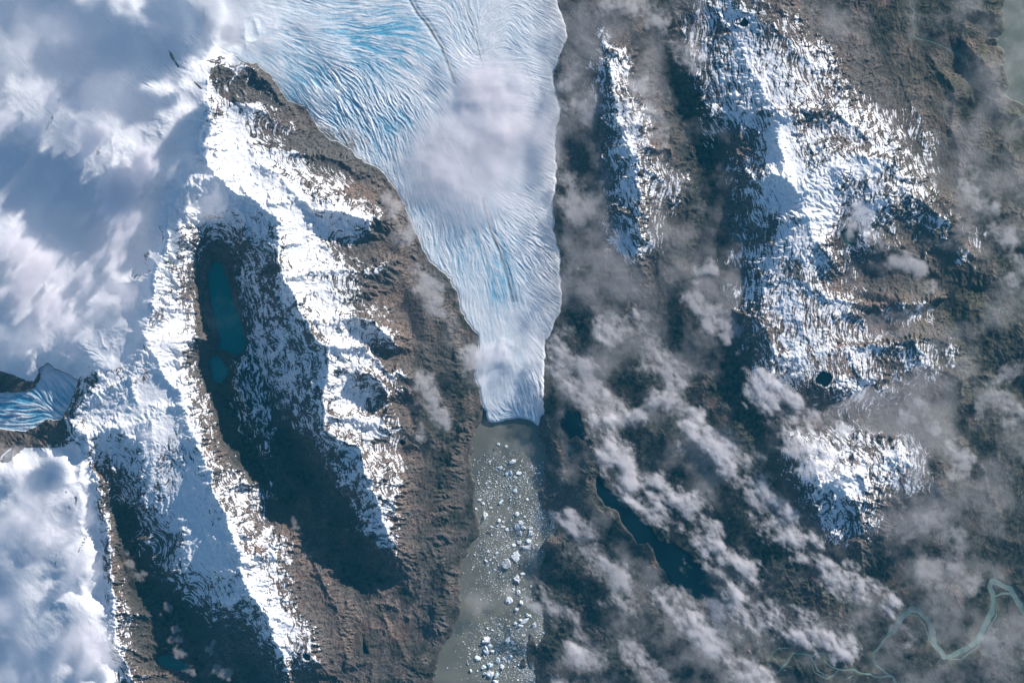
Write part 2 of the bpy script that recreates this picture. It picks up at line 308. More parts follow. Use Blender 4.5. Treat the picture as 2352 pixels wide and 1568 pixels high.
# ------------------------------------------------------------------ fine grid
FST = 1.3
X0, X1, Y0, Y1 = -96.0, 2448.0, -96.0, 1664.0
fxs = np.arange(X0, X1, FST, dtype=np.float32); fys = np.arange(Y0, Y1, FST, dtype=np.float32)
FX, FY = np.meshgrid(fxs, fys); NY, NX = FX.shape
Z = bilin(H, (FX + 110) / EST, (FY + 110) / EST).astype(np.float32)
hardF = bilin(hard, (FX + 110) / EST, (FY + 110) / EST)
relF = bilin(rel.astype(np.float32), (FX + 110) / EST, (FY + 110) / EST)
n1 = fbm(FX, FY, 9, 3, 41)
wxF = FX + 10 * fbm(FX, FY, 40, 3, 5); wyF = FY + 10 * fbm(FX, FY, 40, 3, 6)
jx = FX + 5 * fbm(FX, FY, 16, 3, 51); jy = FY + 5 * fbm(FX, FY, 16, 3, 52)
G = inpoly(jx, jy, GLACIER)
O = inpoly(jx, jy, OUTLET)
I = inpoly(jx, jy, ICEFIELD)
low = 1 - sm(3, 9, Z)      # plains get little roughness
Z = Z + hardF * (0.10 + 0.030 * relF) * n1 * (1 - .6 * low) + hardF * 0.25 * (ridged(jx, jy, 20, 3, 77) - .5) * (1 - .6 * low)

def orient(X, Y, ctrl, p=2):
    """direction field from control vectors (double-angle blend)"""
    c = np.zeros(X.shape, np.float32); s = np.zeros(X.shape, np.float32)
    for x, y, ax, ay in ctrl:
        a = 2 * math.atan2(ay, ax); w_ = 1.0 / ((X - x) ** 2 + (Y - y) ** 2 + 400.0) ** p
        c += w_ * math.cos(a); s += w_ * math.sin(a)
    a = 0.5 * np.arctan2(s, c); return np.cos(a).astype(np.float32), np.sin(a).astype(np.float32)
def lic(N, ux, uy, L, step=1.0):
    acc = N.copy(); cnt = 1
    for sgn in (1.0, -1.0):
        px = np.tile(np.arange(NX, dtype=np.float32), (NY, 1)); py = np.tile(np.arange(NY, dtype=np.float32)[:, None], (1, NX))
        px0, py0 = ux * sgn, uy * sgn; vx, vy = px0, py0
        for k in range(L):
            px = px + vx * step; py = py + vy * step
            i = np.clip(px + .5, 0, NX - 1).astype(np.int32) + NX * np.clip(py + .5, 0, NY - 1).astype(np.int32)
            acc += N.ravel()[i]; cnt += 1
            nx, ny = ux.ravel()[i], uy.ravel()[i]; f = np.where(nx * vx + ny * vy < 0, -1, 1).astype(np.float32); vx, vy = nx * f, ny * f
    A = acc / cnt; return ((A - A.mean()) / A.std()).astype(np.float32)
GD = [(620,150,1,.75),(700,150,1,.55),(650,210,1,.95),(700,200,1,1),(760,200,1,1.1),(740,270,1,1),(800,250,.8,1.3),(850,180,.7,.9),(830,120,1,.05),(870,215,.5,1.1),(780,110,1,.25),(640,60,1,.25),(760,50,1,.12),(880,60,1,-.22),(850,20,1,0),(960,60,1,.12),(920,110,1,.15),(920,180,.8,.6),(970,160,.75,.7),(1000,220,.75,.9),
 (960,260,.7,1),(900,270,.75,.9),(940,330,.35,1.1),(860,320,.5,1.2),(1020,130,.8,.7),(1070,60,.4,1),(1130,60,.8,-.7),(1200,80,.8,.6),(1150,170,.9,-.2),(1230,200,1,.35),(1240,300,1,.5),(1180,320,1,.6),(980,450,.25,1),(1000,520,.2,1),(1060,480,.35,1.2),(1120,500,.45,1.2),(1180,480,.9,.6),(1220,430,1,.5),(1240,550,1,.7),(1200,600,.8,.9),(1080,600,.25,1),(1140,620,.4,1.2),(1250,680,.9,.7),(1180,700,.3,1),(1110,720,.2,1),
 (1230,760,.6,.9),(1150,820,.05,1),(1220,850,.6,1),(1130,900,-.05,1),(1200,930,.3,1),(1160,955,1,-.1),(1140,950,.6,1),(40,930,1,.1),(110,900,.6,1),(140,870,.8,.6),(100,840,.9,-.5),(70,965,1,-.1)]
gx_, gy_ = orient(FX, FY, GD)
cg = np.random.default_rng(3)
N0 = cg.standard_normal((NY, NX)).astype(np.float32); N1 = blur(cg.standard_normal((NY, NX)).astype(np.float32), 1); N2 = blur(cg.standard_normal((NY, NX)).astype(np.float32), 4); N2 /= N2.std(); N1 /= N1.std()
N3 = blur(cg.standard_normal((NY, NX)).astype(np.float32), 2); N3 /= N3.std()
gj = .35 * fbm(FX, FY, 30, 3, 57) + .25 * fbm(FX, FY, 10, 2, 58)
gx_, gy_ = gx_ * np.cos(gj) - gy_ * np.sin(gj), gx_ * np.sin(gj) + gy_ * np.cos(gj)
Lg0 = lic(N0, gx_, gy_, 6); Lg1 = lic(N1, gx_, gy_, 8); Lg2 = lic(N3, gx_, gy_, 18)
log("glacier streaks")
# snow strata follow the contours, mixed with a north-south grain
Zb = blur(Z, 8); gy, gx = np.gradient(Zb, FST * S); slope = np.hypot(gx, gy)
cxv, cyv = -gy, gx; L = np.hypot(cxv, cyv) + 1e-4; cxv /= L; cyv /= L
flat_w = 1 - sm(0.1, 0.35, slope)
ang2 = 2 * np.arctan2(cyv, cxv); a0 = 2 * (math.pi / 2 + 0.5 * fbm(FX, FY, 120, 2, 61))
we = sm(1500, 1620, FX)
wN = np.clip(flat_w * 1.2 + 0.7 * we, 0, 1.6) + 0.12
c2 = np.cos(ang2) + wN * np.cos(a0); s2 = np.sin(ang2) + wN * np.sin(a0); a = .5 * np.arctan2(s2, c2)
sx_, sy_ = np.cos(a).astype(np.float32), np.sin(a).astype(np.float32)
Ls0 = lic(N0, sx_, sy_, 5); Ls1 = lic(N1, sx_, sy_, 6); Ls2 = lic(N2, sx_, sy_, 10)
fxv, fyv = (gx / L).astype(np.float32), (gy / L).astype(np.float32)
Lf0 = lic(N0, fxv, fyv, 4); Lf = lic(N1, fxv, fyv, 7)          # gullies run down the slope
log("terrain streaks")
solid = np.zeros(FX.shape, np.float32)
for x, y, rx, ry in ((685,570,42,120),(1785,330,26,60),(1800,390,34,60),(1990,375,40,20),(1890,470,34,60),(1850,470,30,60),(1930,1110,40,24),(800,520,50,30),(600,1350,26,60),(640,1430,24,30),(560,400,60,50),(520,310,50,50),(500,1250,60,100),(440,1120,40,60),(300,950,90,70),(400,900,60,90),(390,780,50,90),(400,560,60,120),(530,450,110,60),(780,880,40,60),(790,790,30,30)):
    solid += 0.55 * np.exp(-((FX - x) / rx) ** 2 - ((FY - y) / ry) ** 2)
hardF = hardF * (1 - .8 * np.clip(solid * 1.6, 0, 1))
Z += hardF * sm(.15, .6, slope) * (0.16 * Lf + .09 * Lf0) + hardF * (0.04 + .05 * sm(2, 8, Z)) * (Ls1 + .6 * Ls0) + hardF * sm(18, 34, Z) * (.8 * (ridged(jx, jy, 13, 3, 78) - .4) + 1.7 * (ridged(wxF, wyF, 34, 3, 79) - .4)) + hardF * sm(4, 9, Z) * sm(34, 18, Z) * (1.5 * (ridged(wxF, wyF, 28, 3, 83) - .4) + .35 * (ridged(jx, jy, 11, 2, 84) - .4))
# ---- glacier surface
zg = zglac(FX, FY).astype(np.float32)
inner = blur(G.astype(np.float32), 6)
crev = np.clip(1.0 + 0.5 * fbm(FX, FY, 160, 3, 71), .3, 1.6)
amp = np.full(FX.shape, .50, np.float32)
for bx, by, br, bv in ((720,225,110,1.25),(900,300,90,.55),(1160,340,120,-.35),(1180,780,70,-.45),(1150,880,60,-.5),(1200,945,40,.6),(1250,560,50,.6),(1240,900,40,.8),(1100,500,70,.2),(560,60,80,-.5),(1240,120,80,-.2)):
    amp += bv * np.exp(-((FX - bx) ** 2 + (FY - by) ** 2) / (br * br))
amp = np.clip(amp, .12, 2.0) * crev
gz = zg + 1.2 * (2 * inner - 1).clip(0, 1) + 1.3 * fbm(FX, FY, 130, 4, 81) + amp * (.14 * Lg0 + 0.17 * Lg1 + 0.10 * Lg2 * (.25 + .75 * np.clip(amp, 0, 1.3))) + .05 * n1
mor = [[(938,-10),(960,30),(985,62),(1015,108),(1035,160),(1047,190)],[(1108,455),(1128,530),(1150,580),(1168,640),(1180,690)],[(1060,-10),(1085,60),(1100,110),(1110,160)]]
M = np.zeros(FX.shape, np.float32)
for k, l in enumerate(mor):
    d, _ = segdist(FX + 2 * fbm(FX, FY, 30, 2, 3), FY, l); M = np.maximum(M, np.exp(-(d / (3.0 if k < 2 else 2.0)) ** 2) * (1, .9, .45)[k] * (0.75 + .5 * fbm(FX, FY, 12, 2, 8)))
    gz -= 0.5 * np.exp(-((d - 4) / 4) ** 2) * (1, .8, .3)[k]
mb = np.maximum(sm(480, 690, FX + 20 * fbm(FX, FY, 50, 3, 59)), sm(600, 660, FX + (FY - 60) * 1.2)); mb = np.maximum(mb, sm(142, 165, FY)); Z = np.where(G, Z * (1 - mb) + gz * mb, Z)
oz = 14 + np.clip(FX, 0, 300) * 0.07 + .3 * Lg2 + .18 * Lg1
Z = np.where(O, oz, Z)
# ---- snowfield: drifts, crevassed patches and broad swells
crp = np.zeros(FX.shape, np.float32)
for x, y, rx, ry in ((195,165,25,22),(290,175,60,22),(330,190,50,18),(420,150,40,20),(350,120,30,14),(395,80,8,16),(250,50,12,10),(60,75,20,14),(450,90,60,14),(520,100,50,20),(65,140,10,16),(205,710,16,14),(235,630,6,10),(170,670,6,8),(205,805,30,20),(110,830,26,20),(370,300,8,20),(415,330,10,16),(115,270,10,24)):
    crp = np.maximum(crp, np.exp(-(((FX - x) / rx) ** 2 + ((FY - y) / ry) ** 2)))
crp *= sm(-.3, .3, fbm(FX, FY, 20, 3, 91))
drift = fbm((FX * .75 + FY * .66), (FY * .75 - FX * .66) * 3.0, 120, 4, 95)
snowy = np.clip(blur(I.astype(np.float32), 4) + bilin(soft.astype(np.float32), (FX + 110) / EST, (FY + 110) / EST) , 0, 1) * (~G) * (~O)
swl = 2.6 * fbm(FX, FY, 170, 3, 99) + 0.7 * drift
Z += snowy * swl + snowy * crp * (0.16 * Lg1 + .22 * Lg2)
# ---- lakes and rivers
CLS = np.zeros(FX.shape, np.int16)      # 0 terrain 1 snowfield 2 glacier 3 outlet 10+ lakes 40 river
CLS[I] = 1; CLS[G] = 2; CLS[O] = 3
isl = np.zeros(FX.shape, bool)
for p in ISLANDS: isl |= inpoly(FX + 1.5 * n1, FY + 2 * n1, p)
kx = FX + 5 * fbm(FX, FY, 22, 3, 53); ky = FY + 5 * fbm(FX, FY, 22, 3, 54)
rd = np.full(FX.shape, 1e9, np.float32)
for wd, pts in RIVERS:
    m = (FX > min(p[0] for p in pts) - 30) & (FX < max(p[0] for p in pts) + 30) & (FY > min(p[1] for p in pts) - 30) & (FY < max(p[1] for p in pts) + 30)
    r0, r1 = np.where(m.any(1))[0][[0, -1]]; q0, q1 = np.where(m.any(0))[0][[0, -1]]; sl = (slice(r0, r1 + 1), slice(q0, q1 + 1))
    d, _ = segdist(FX[sl] + 4 * fbm(FX[sl], FY[sl], 22, 2, 3), FY[sl] + 4 * fbm(FX[sl], FY[sl], 22, 2, 4), pts)
    rd[sl] = np.minimum(rd[sl], d - wd * .5 * (1 + .25 * fbm(FX[sl], FY[sl], 30, 2, 5)))
shore = np.zeros(FX.shape, np.float32)
lake_names = list(LAKES)
anyw = np.zeros(FX.shape, bool)
for k, nm in enumerate(lake_names):
    lev, poly = LAKES[nm]
    q = inpoly(kx if nm in ('main', 'fjord', 'east', 'dark') else (FX * .6 + jx * .4), ky if nm in ('main', 'fjord', 'east', 'dark') else (FY * .6 + jy * .4), poly) & ~G & ~isl
    if not q.any(): continue
    ys, xs = np.where(q); a0_, a1_, b0_, b1_ = max(0, ys.min() - 20), ys.max() + 20, max(0, xs.min() - 20), xs.max() + 20
    sl = (slice(a0_, a1_), slice(b0_, b1_)); bl = blur(np.pad(q[sl].astype(np.float32), 12, mode='edge'), 10)[12:-12, 12:-12]
    land = ~q[sl] & ~G[sl]
    Z[sl] = np.where(land & (bl > .02), np.maximum(Z[sl] * (1 - np.clip(bl * 1.2, 0, 1)) + (lev + .8) * np.clip(bl * 1.2, 0, 1), lev + .35 + (1 - bl) * .5), Z[sl])
    Z[q] = lev; CLS[q] = 10 + k; shore[sl] = np.maximum(shore[sl], bl * land * (.8 if nm in ('main', 'east', 'valley') else 0)); anyw |= q
Z = np.where(isl, 0.5 + 1.2 * ridged(FX, FY, 12, 2, 4), Z)
rz = bilin(blur(H, 6), (FX + 110) / EST, (FY + 110) / EST)
riv = (rd < 0) & ~anyw & ~G
nearr = np.exp(-np.clip(rd, 0, 60) / 12)
Z = np.where(~anyw & ~G, Z * (1 - nearr * .9) + rz * nearr * .9 - .0 * nearr, Z)
Z = np.where(riv, rz - .25, Z)
CLS[riv] = 40
CLS[isl] = 0
log("water")

# ------------------------------------------------------------------ ground cover masks
gy, gx = np.gradient(blur(Z, 1), FST * S); slope1 = np.hypot(gx, gy)
spat = fbm(wxF, wyF, 55, 4, 113, .6)
snl = 27.0 + 4 * fbm(FX, FY, 130, 3, 101)       # snow line
snl = snl - 4.0 * sm(1300, 1500, FX)
for x, y, rx, ry, dv_ in ((860,640,80,80,10),(880,540,60,40,5),(770,650,60,60,6),(1000,750,90,260,12),(900,470,70,90,6),(730,350,110,35,12),(640,200,60,60,4),(660,1190,60,120,5),(2190,330,60,300,7),(2260,600,60,200,8),(1980,60,140,80,14),(700,1330,40,80,6),(1550,400,60,90,-8),
    (1440,350,60,230,-2),(2120,720,100,60,6),(1980,745,120,25,3),(2120,1000,90,80,4),(1850,250,50,40,6),(500,1050,60,60,3),(2000,960,140,40,6),(470,760,20,80,12),(840,600,60,160,2),(930,860,40,100,-2),(620,800,50,200,-3),(330,1250,60,150,-4),(60,865,60,14,40),(60,1005,80,18,30),(1030,1130,60,100,6),(900,1100,40,120,-6)):
    snl = snl + dv_ * np.exp(-((FX - x) / rx) ** 2 - ((FY - y) / ry) ** 2)
snl = snl - 16 * np.exp(-((FX - 600) / 80) ** 2 - ((FY - 850) / 260) ** 2)
D = (Z - snl) / 25.0
D = np.clip(D, -1, 1.15)
east = sm(1350, 1600, FX)
crest = np.exp(-(bilin(DR.astype(np.float32), (FX + 110) / EST, (FY + 110) / EST) / 15.0) ** 2)
De = np.zeros(FX.shape, np.float32)
for x, y, rx, ry, dn in ((1660,60,70,70,.55),(1700,150,100,90,.62),(1790,170,90,90,.6),(1720,240,60,60,.7),(1640,200,30,120,.5),(1790,330,50,80,.75),(1860,250,60,50,.45),(1900,330,90,60,.5),(1960,300,70,60,.5),(2050,330,80,60,.5),(1800,430,60,70,.8),(1890,450,50,90,.8),
 (1730,400,60,60,.45),(1990,390,50,30,.9),(2000,470,80,60,.65),(2090,430,60,60,.5),(2130,500,60,70,.42),(2230,570,30,60,.35),(1760,560,80,70,.45),(1830,560,60,60,.6),(1930,600,50,40,.5),(1740,680,60,50,.5),(1800,700,70,60,.5),(1880,720,90,60,.45),(1850,800,100,60,.55),(1980,810,100,50,.5),
 (2080,720,60,25,.4),(2100,830,60,40,.4),(2180,810,30,30,.35),(1950,900,60,50,.45),(2030,870,60,60,.45),(1760,860,40,60,.35),(1880,1080,50,60,.7),(1930,1110,50,30,.95),(1960,1060,70,70,.55),(2040,1070,70,60,.5),(1980,1170,40,70,.5),(1910,1170,40,50,.55),(1830,1050,40,40,.5),(2090,1110,30,40,.4),
 (1385,100,14,40,.35),(1395,180,40,60,.55),(1420,260,42,50,.6),(1440,330,54,60,.62),(1465,420,62,60,.62),(1460,520,56,60,.55),(1450,580,30,20,.5),(1510,440,60,90,.30)):
    De = np.maximum(De, (dn + .02) * np.exp(-(((wxF - x) / (rx * 1.25)) ** 2 + ((wyF - y) / (ry * 1.25)) ** 2) ** 1.15))
D = np.minimum(D, .62 + .16 * fbm(FX, FY, 70, 3, 107)); D = np.where(FX > 1310, De - .06 + np.clip((Z - 30) / 120, -.1, .1) + .10 * spat - .03, D) + .9 * solid + crest * np.where(FX > 1310, .12 * sm(.1, .4, De), .34 * sm(34, 44, Z))
st = 0.75 * Ls0 + .50 * Ls1 + 0.20 * Ls2 + 1.1 * spat + (.35 * Lf0 + .25 * Lf) * sm(.3, .7, slope)
Dc = np.clip(D, -.6, 1.3)
snowv = 0.5 + 1.05 * (Dc - 0.40) + 0.36 * st * (1 - 0.45 * sm(.9, 1.5, D)) - 0.55 * np.clip(slope1 - .75, 0, 1.3)
snowv = snowv - .7 * sm(.14, -.2, D)
snowv = np.where(snowy > .05, np.maximum(snowv, snowy * 1.4 - 2.0 * sm(.9, 1.5, slope1) - .0), snowv)
# rocky outcrops poking out of the snowfields
ROCKS = [[(388,116),(395,122),(405,140),(414,155),(410,156),(400,142),(390,126)],[(445,185),(460,198),(470,208),(464,208),(450,194)],[(-200,850),(0,850),(30,858),(60,872),(90,876),(80,888),(40,900),(-200,902)],[(-200,990),(60,990),(90,976),(140,962),(160,972),(150,1010),(110,1000),(60,1030),(20,1060),(-200,1060)],
 [(486,158),(505,152),(530,160),(545,172),(580,160),(612,170),(640,210),(655,232),(640,250),(600,235),(560,240),(530,235),(500,215),(486,190)]]
rk = np.zeros(FX.shape, np.float32)
for p in ROCKS: rk = np.maximum(rk, inpoly(FX + 5 * n1, FY + 5 * n1, p).astype(np.float32))
for l in ([(138,230),(128,262),(118,285)],[(232,336),(230,356)],[(348,382),(344,395),(362,400)],[(372,520),(380,560)],[(120,300-20),(112,298)],[(140,1262),(128,1300)],[(210,1215),(186,1262)],[(156,1130),(164,1160)],[(178,1130),(182,1165)],[(285,830),(275,860),(245,920)]):
    d, _ = segdist(FX + 3 * n1, FY, l); rk = np.maximum(rk, (np.exp(-(d / 4) ** 2) * (Ls1 + Ls2 > .4)))
snowv = np.where(rk > 0, np.minimum(snowv, .50 - .35 * rk + 0.16 * (Ls1 + Ls2)), snowv)
snowv = np.clip(snowv, 0, 1); snowv = np.where(G | O, 1.0, snowv)
vegn = fbm(wxF, wyF, 44, 5, 121, .6) * 1.2
veg = sm(26, 8, Z) * sm(-.45, .35, vegn - slope1 * .25 + .25 * sm(1250, 1500, FX))
for x, y, rx, ry, dv_ in ((1000,1100,60,500,-.12),(1350,1380,120,160,.35),(1280,1100,60,140,-.6),(1450,1250,60,120,-.4),(720,1200,80,140,-.4),(800,1430,120,90,-.3),(1350,650,90,200,.25),(1015,900,60,140,.6),(1030,1160,50,150,.3),(1600,1200,160,200,.5),(1820,1320,160,90,.5),(1450,900,140,120,.3)):
    veg = veg + dv_ * np.exp(-((FX - x) / rx) ** 2 - ((FY - y) / ry) ** 2)  # scrub by area; some blobs also put cloud shade into the ground colour
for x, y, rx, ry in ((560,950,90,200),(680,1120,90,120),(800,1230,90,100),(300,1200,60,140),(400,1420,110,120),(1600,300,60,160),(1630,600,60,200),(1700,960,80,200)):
    veg = veg + .8 * np.exp(-((FX - x) / rx) ** 2 - ((FY - y) / ry) ** 2)  # dark forest cover that also paints valley shade into the ground
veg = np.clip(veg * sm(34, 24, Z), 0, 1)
warm = np.clip(.35 + .5 * fbm(FX, FY, 90, 3, 131), 0, 1)
for x, y, rx, ry, dv_ in ((700,1200,90,120,.5),(750,1400,160,120,.35),(920,680,60,200,.25),(2150,120,120,90,.3),(2000,700,200,60,.3),(1900,830,200,80,.4),(2150,1450,200,90,.3),(1300,500,100,500,-.25),(600,200,130,70,-.6),(780,340,110,50,-.4),(1000,650,50,120,-.2)):
    warm = warm + dv_ * np.exp(-((FX - x) / rx) ** 2 - ((FY - y) / ry) ** 2)
warm = np.clip(warm, 0, 1)
olive = np.clip(sm(1950, 2200, FX) * sm(1500, 900, FY) * (.5 + .8 * fbm(FX, FY, 60, 3, 141)), 0, 1)
sand = np.clip(np.exp(-np.clip(rd, 0, 99) / 12.0) * sm(-.4, .3, fbm(FX, FY, 26, 3, 151)), 0, 1) * (~riv) + shore * .25
blue = np.zeros(FX.shape, np.float32)
for x, y, rx, ry, dv_ in ((700,180,220,150,.82),(850,90,200,110,.85),(900,290,90,90,.7),(990,150,90,120,.35),(1080,560,90,160,.5),(1150,640,60,130,.65),(780,30,130,60,.55),(1160,880,80,120,.3),(1180,110,90,120,.2),(60,930,160,60,1.0),(1190,950,80,20,.5)):
    blue = np.maximum(blue, dv_ * np.exp(-((FX - x) / rx) ** 2 - ((FY - y) / ry) ** 2))
blue = np.maximum(blue, .28 * sm(1250, 1000, FX)) * np.where(G, mb, 1)
blue = np.where(G | O, np.clip(blue * (0.75 - .32 * Lg2 - .22 * Lg1 + .3 * fbm(FX, FY, 60, 3, 161)), 0, 1.2), 0) + np.where(~(G | O), .35 * crp * np.clip(-.4 * (Lg1 + Lg2), 0, 1), 0)
debris = np.where(G, np.clip(M + .8 * np.exp(-np.clip(inner - .5, 0, 1) / .06) * sm(-.1, .5, fbm(FX, FY, 30, 3, 171)) * sm(200, 400, FY) * (.5), 0, 1), 0)
for x, y, rx, ry in ((760,310,60,18),(790,335,40,14)): debris = debris + np.where(G, .9 * np.exp(-((FX - x) / rx) ** 2 - ((FY - y) / ry) ** 2) * (Lg1 + Lg2 > .2), 0)
debris = debris + np.where(G, .35 * sm(1215, 1290, FX + 14 * fbm(FX, FY, 40, 3, 173)) * np.clip(.6 + .3 * Lg1, 0, 1) + .5 * np.exp(-np.clip(inner - .5, 0, 1) / .05) * sm(-.3, .3, fbm(FX, FY, 20, 3, 174)), 0)
debris = np.clip(debris, 0, 1)
log("cover masks")

# ------------------------------------------------------------------ mesh of the whole landscape (fine in view, coarse to the far edges)
def ext(a, lim_lo, lim_hi, n=60):
    lo = a[0] - (a[0] - lim_lo) * (np.linspace(0, 1, n + 1)[1:][::-1] ** 2.2); hi = a[-1] + (lim_hi - a[-1]) * (np.linspace(0, 1, n + 1)[1:] ** 2.2)
    return np.concatenate([lo, a, hi]).astype(np.float32)
PAD = 60
gxs = ext(fxs, -6500, 8800); gys = ext(fys, -6900, 8500)
def pad(A): return np.pad(A, PAD, mode='edge')
GX, GY = np.meshgrid(gxs, gys); out = np.maximum(np.maximum(X0 - GX, GX - X1), np.maximum(Y0 - GY, GY - Y1)); ow = sm(0, 110, out)
ZP = pad(Z); ZP = ZP * (1 - ow) + ow * np.where((pad(CLS) == 2) | (pad(CLS) == 3), pad(Z), 12 + 22 * fbm(GX, GY, 900, 5, 201) + 16 * ridged(GX, GY, 300, 5, 203))
CP = pad(CLS); CP = np.where((out > 0) & (CP >= 40), 0, CP)
water_out = (CP >= 10) & (CP < 40)
ZP = np.where(water_out, pad(Z), ZP)
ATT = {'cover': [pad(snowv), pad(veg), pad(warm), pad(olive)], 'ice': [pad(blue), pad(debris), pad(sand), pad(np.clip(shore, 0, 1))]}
# snow attribute far out follows height
ATT['cover'][1] = ATT['cover'][1] * (1 - ow) + ow * np.clip(.4 + .8 * fbm(GX, GY, 200, 4, 211), 0, 1)
ATT['cover'][2] = ATT['cover'][2] * (1 - ow) + ow * np.clip(.5 + .6 * fbm(GX, GY, 300, 4, 212), 0, 1)
ATT['cover'][0] = ATT['cover'][0] * (1 - ow) + ow * np.clip(.5 + (ZP - 36) / 26, 0, 1)
WX = (GX * S - 512.0).astype(np.float32); WY = (341.35 - GY * S).astype(np.float32)

def tag(o, label=None, cat=None, kind=None, group=None):
    if label: o["label"] = label
    if cat: o["category"] = cat
    if kind: o["kind"] = kind
    if group: o["group"] = group
    return o
def mesh_obj(name, co, faces4, mat, smooth=True, parent=None):
    me = bpy.data.meshes.new(name); nv = len(co); nf = len(faces4); k = faces4.shape[1]
    me.vertices.add(nv); me.vertices.foreach_set("co", co.astype(np.float32).ravel())
    me.loops.add(nf * k); me.loops.foreach_set("vertex_index", faces4.astype(np.int32).ravel())
    me.polygons.add(nf); me.polygons.foreach_set("loop_start", np.arange(0, nf * k, k, dtype=np.int32))
    me.update(calc_edges=True)
    if smooth: me.polygons.foreach_set("use_smooth", np.ones(nf, bool))
    me.materials.append(mat)
    o = bpy.data.objects.new(name, me); C.objects.link(o)
    if parent: o.parent = parent
    return o
cellc = CP[:-1, :-1]
Hh, Ww = ZP.shape
vid = (np.arange(Hh)[:, None] * Ww + np.arange(Ww)[None, :])
def surf(name, sel, mat, attrs=True, zoff=0.0):
    r, c = np.nonzero(sel)
    q = np.stack([vid[r, c], vid[r + 1, c], vid[r + 1, c + 1], vid[r, c + 1]], 1)
    used = np.zeros(Hh * Ww, bool); used[q.ravel()] = True
    lut = np.cumsum(used) - 1; u = np.nonzero(used)[0]
    co = np.stack([WX.ravel()[u], WY.ravel()[u], ZP.ravel()[u] + zoff], 1)
    o = mesh_obj(name, co, lut[q], mat)
    if attrs:
        for nm, ch in ATT.items():
            at = o.data.attributes.new(nm, 'FLOAT_COLOR', 'POINT')
            arr = np.stack([c_.ravel()[u] for c_ in ch], 1).astype(np.float32); at.data.foreach_set("color", arr.ravel())
    return o

# ------------------------------------------------------------------ materials
def newmat(name):
    m = bpy.data.materials.new(name); m.use_nodes = True; n = m.node_tree.nodes; n.clear()
    out_ = n.new("ShaderNodeOutputMaterial"); return m, m.node_tree, out_
class NB:
    def __init__(s, t): s.t = t
    def n(s, typ, **kw):
        x = s.t.nodes.new(typ)
        for k, v in kw.items(): setattr(x, k, v)
        return x
    def link(s, a, b): s.t.links.new(a, b)
    def setin(s, sock, v):
        if hasattr(v, 'is_output'): s.link(v, sock)
        else: sock.default_value = v
    def math(s, op, a, b=None, c=None, clamp=False):
        x = s.n("ShaderNodeMath", operation=op); x.use_clamp = clamp; s.setin(x.inputs[0], a)
        if b is not None: s.setin(x.inputs[1], b)
        if c is not None: s.setin(x.inputs[2], c)
        return x.outputs[0]
    def mix(s, f, a, b):
        x = s.n("ShaderNodeMix", data_type='RGBA'); s.setin(x.inputs[0], f)
        for sock, v in ((x.inputs[6], a), (x.inputs[7], b)):
            if hasattr(v, 'is_output'): s.link(v, sock)
            else: sock.default_value = (*v, 1)
        return x.outputs[2]
    def step(s, v, a, b):
        x = s.n("ShaderNodeMapRange", interpolation_type='SMOOTHSTEP'); s.setin(x.inputs[0], v); x.inputs[1].default_value = a; x.inputs[2].default_value = b
        return x.outputs[0]
    def noise(s, vec, scale, detail=4, rough=.6):
        x = s.n("ShaderNodeTexNoise"); s.link(vec, x.inputs['Vector']); x.inputs['Scale'].default_value = scale; x.inputs['Detail'].default_value = detail; x.inputs['Roughness'].default_value = rough
        return x.outputs[0]
def attr(b, nm):
    a = b.n("ShaderNodeAttribute", attribute_name=nm); sep = b.n("ShaderNodeSeparateColor"); b.link(a.outputs['Color'], sep.inputs[0]); return sep.outputs[0], sep.outputs[1], sep.outputs[2], a.outputs['Alpha']
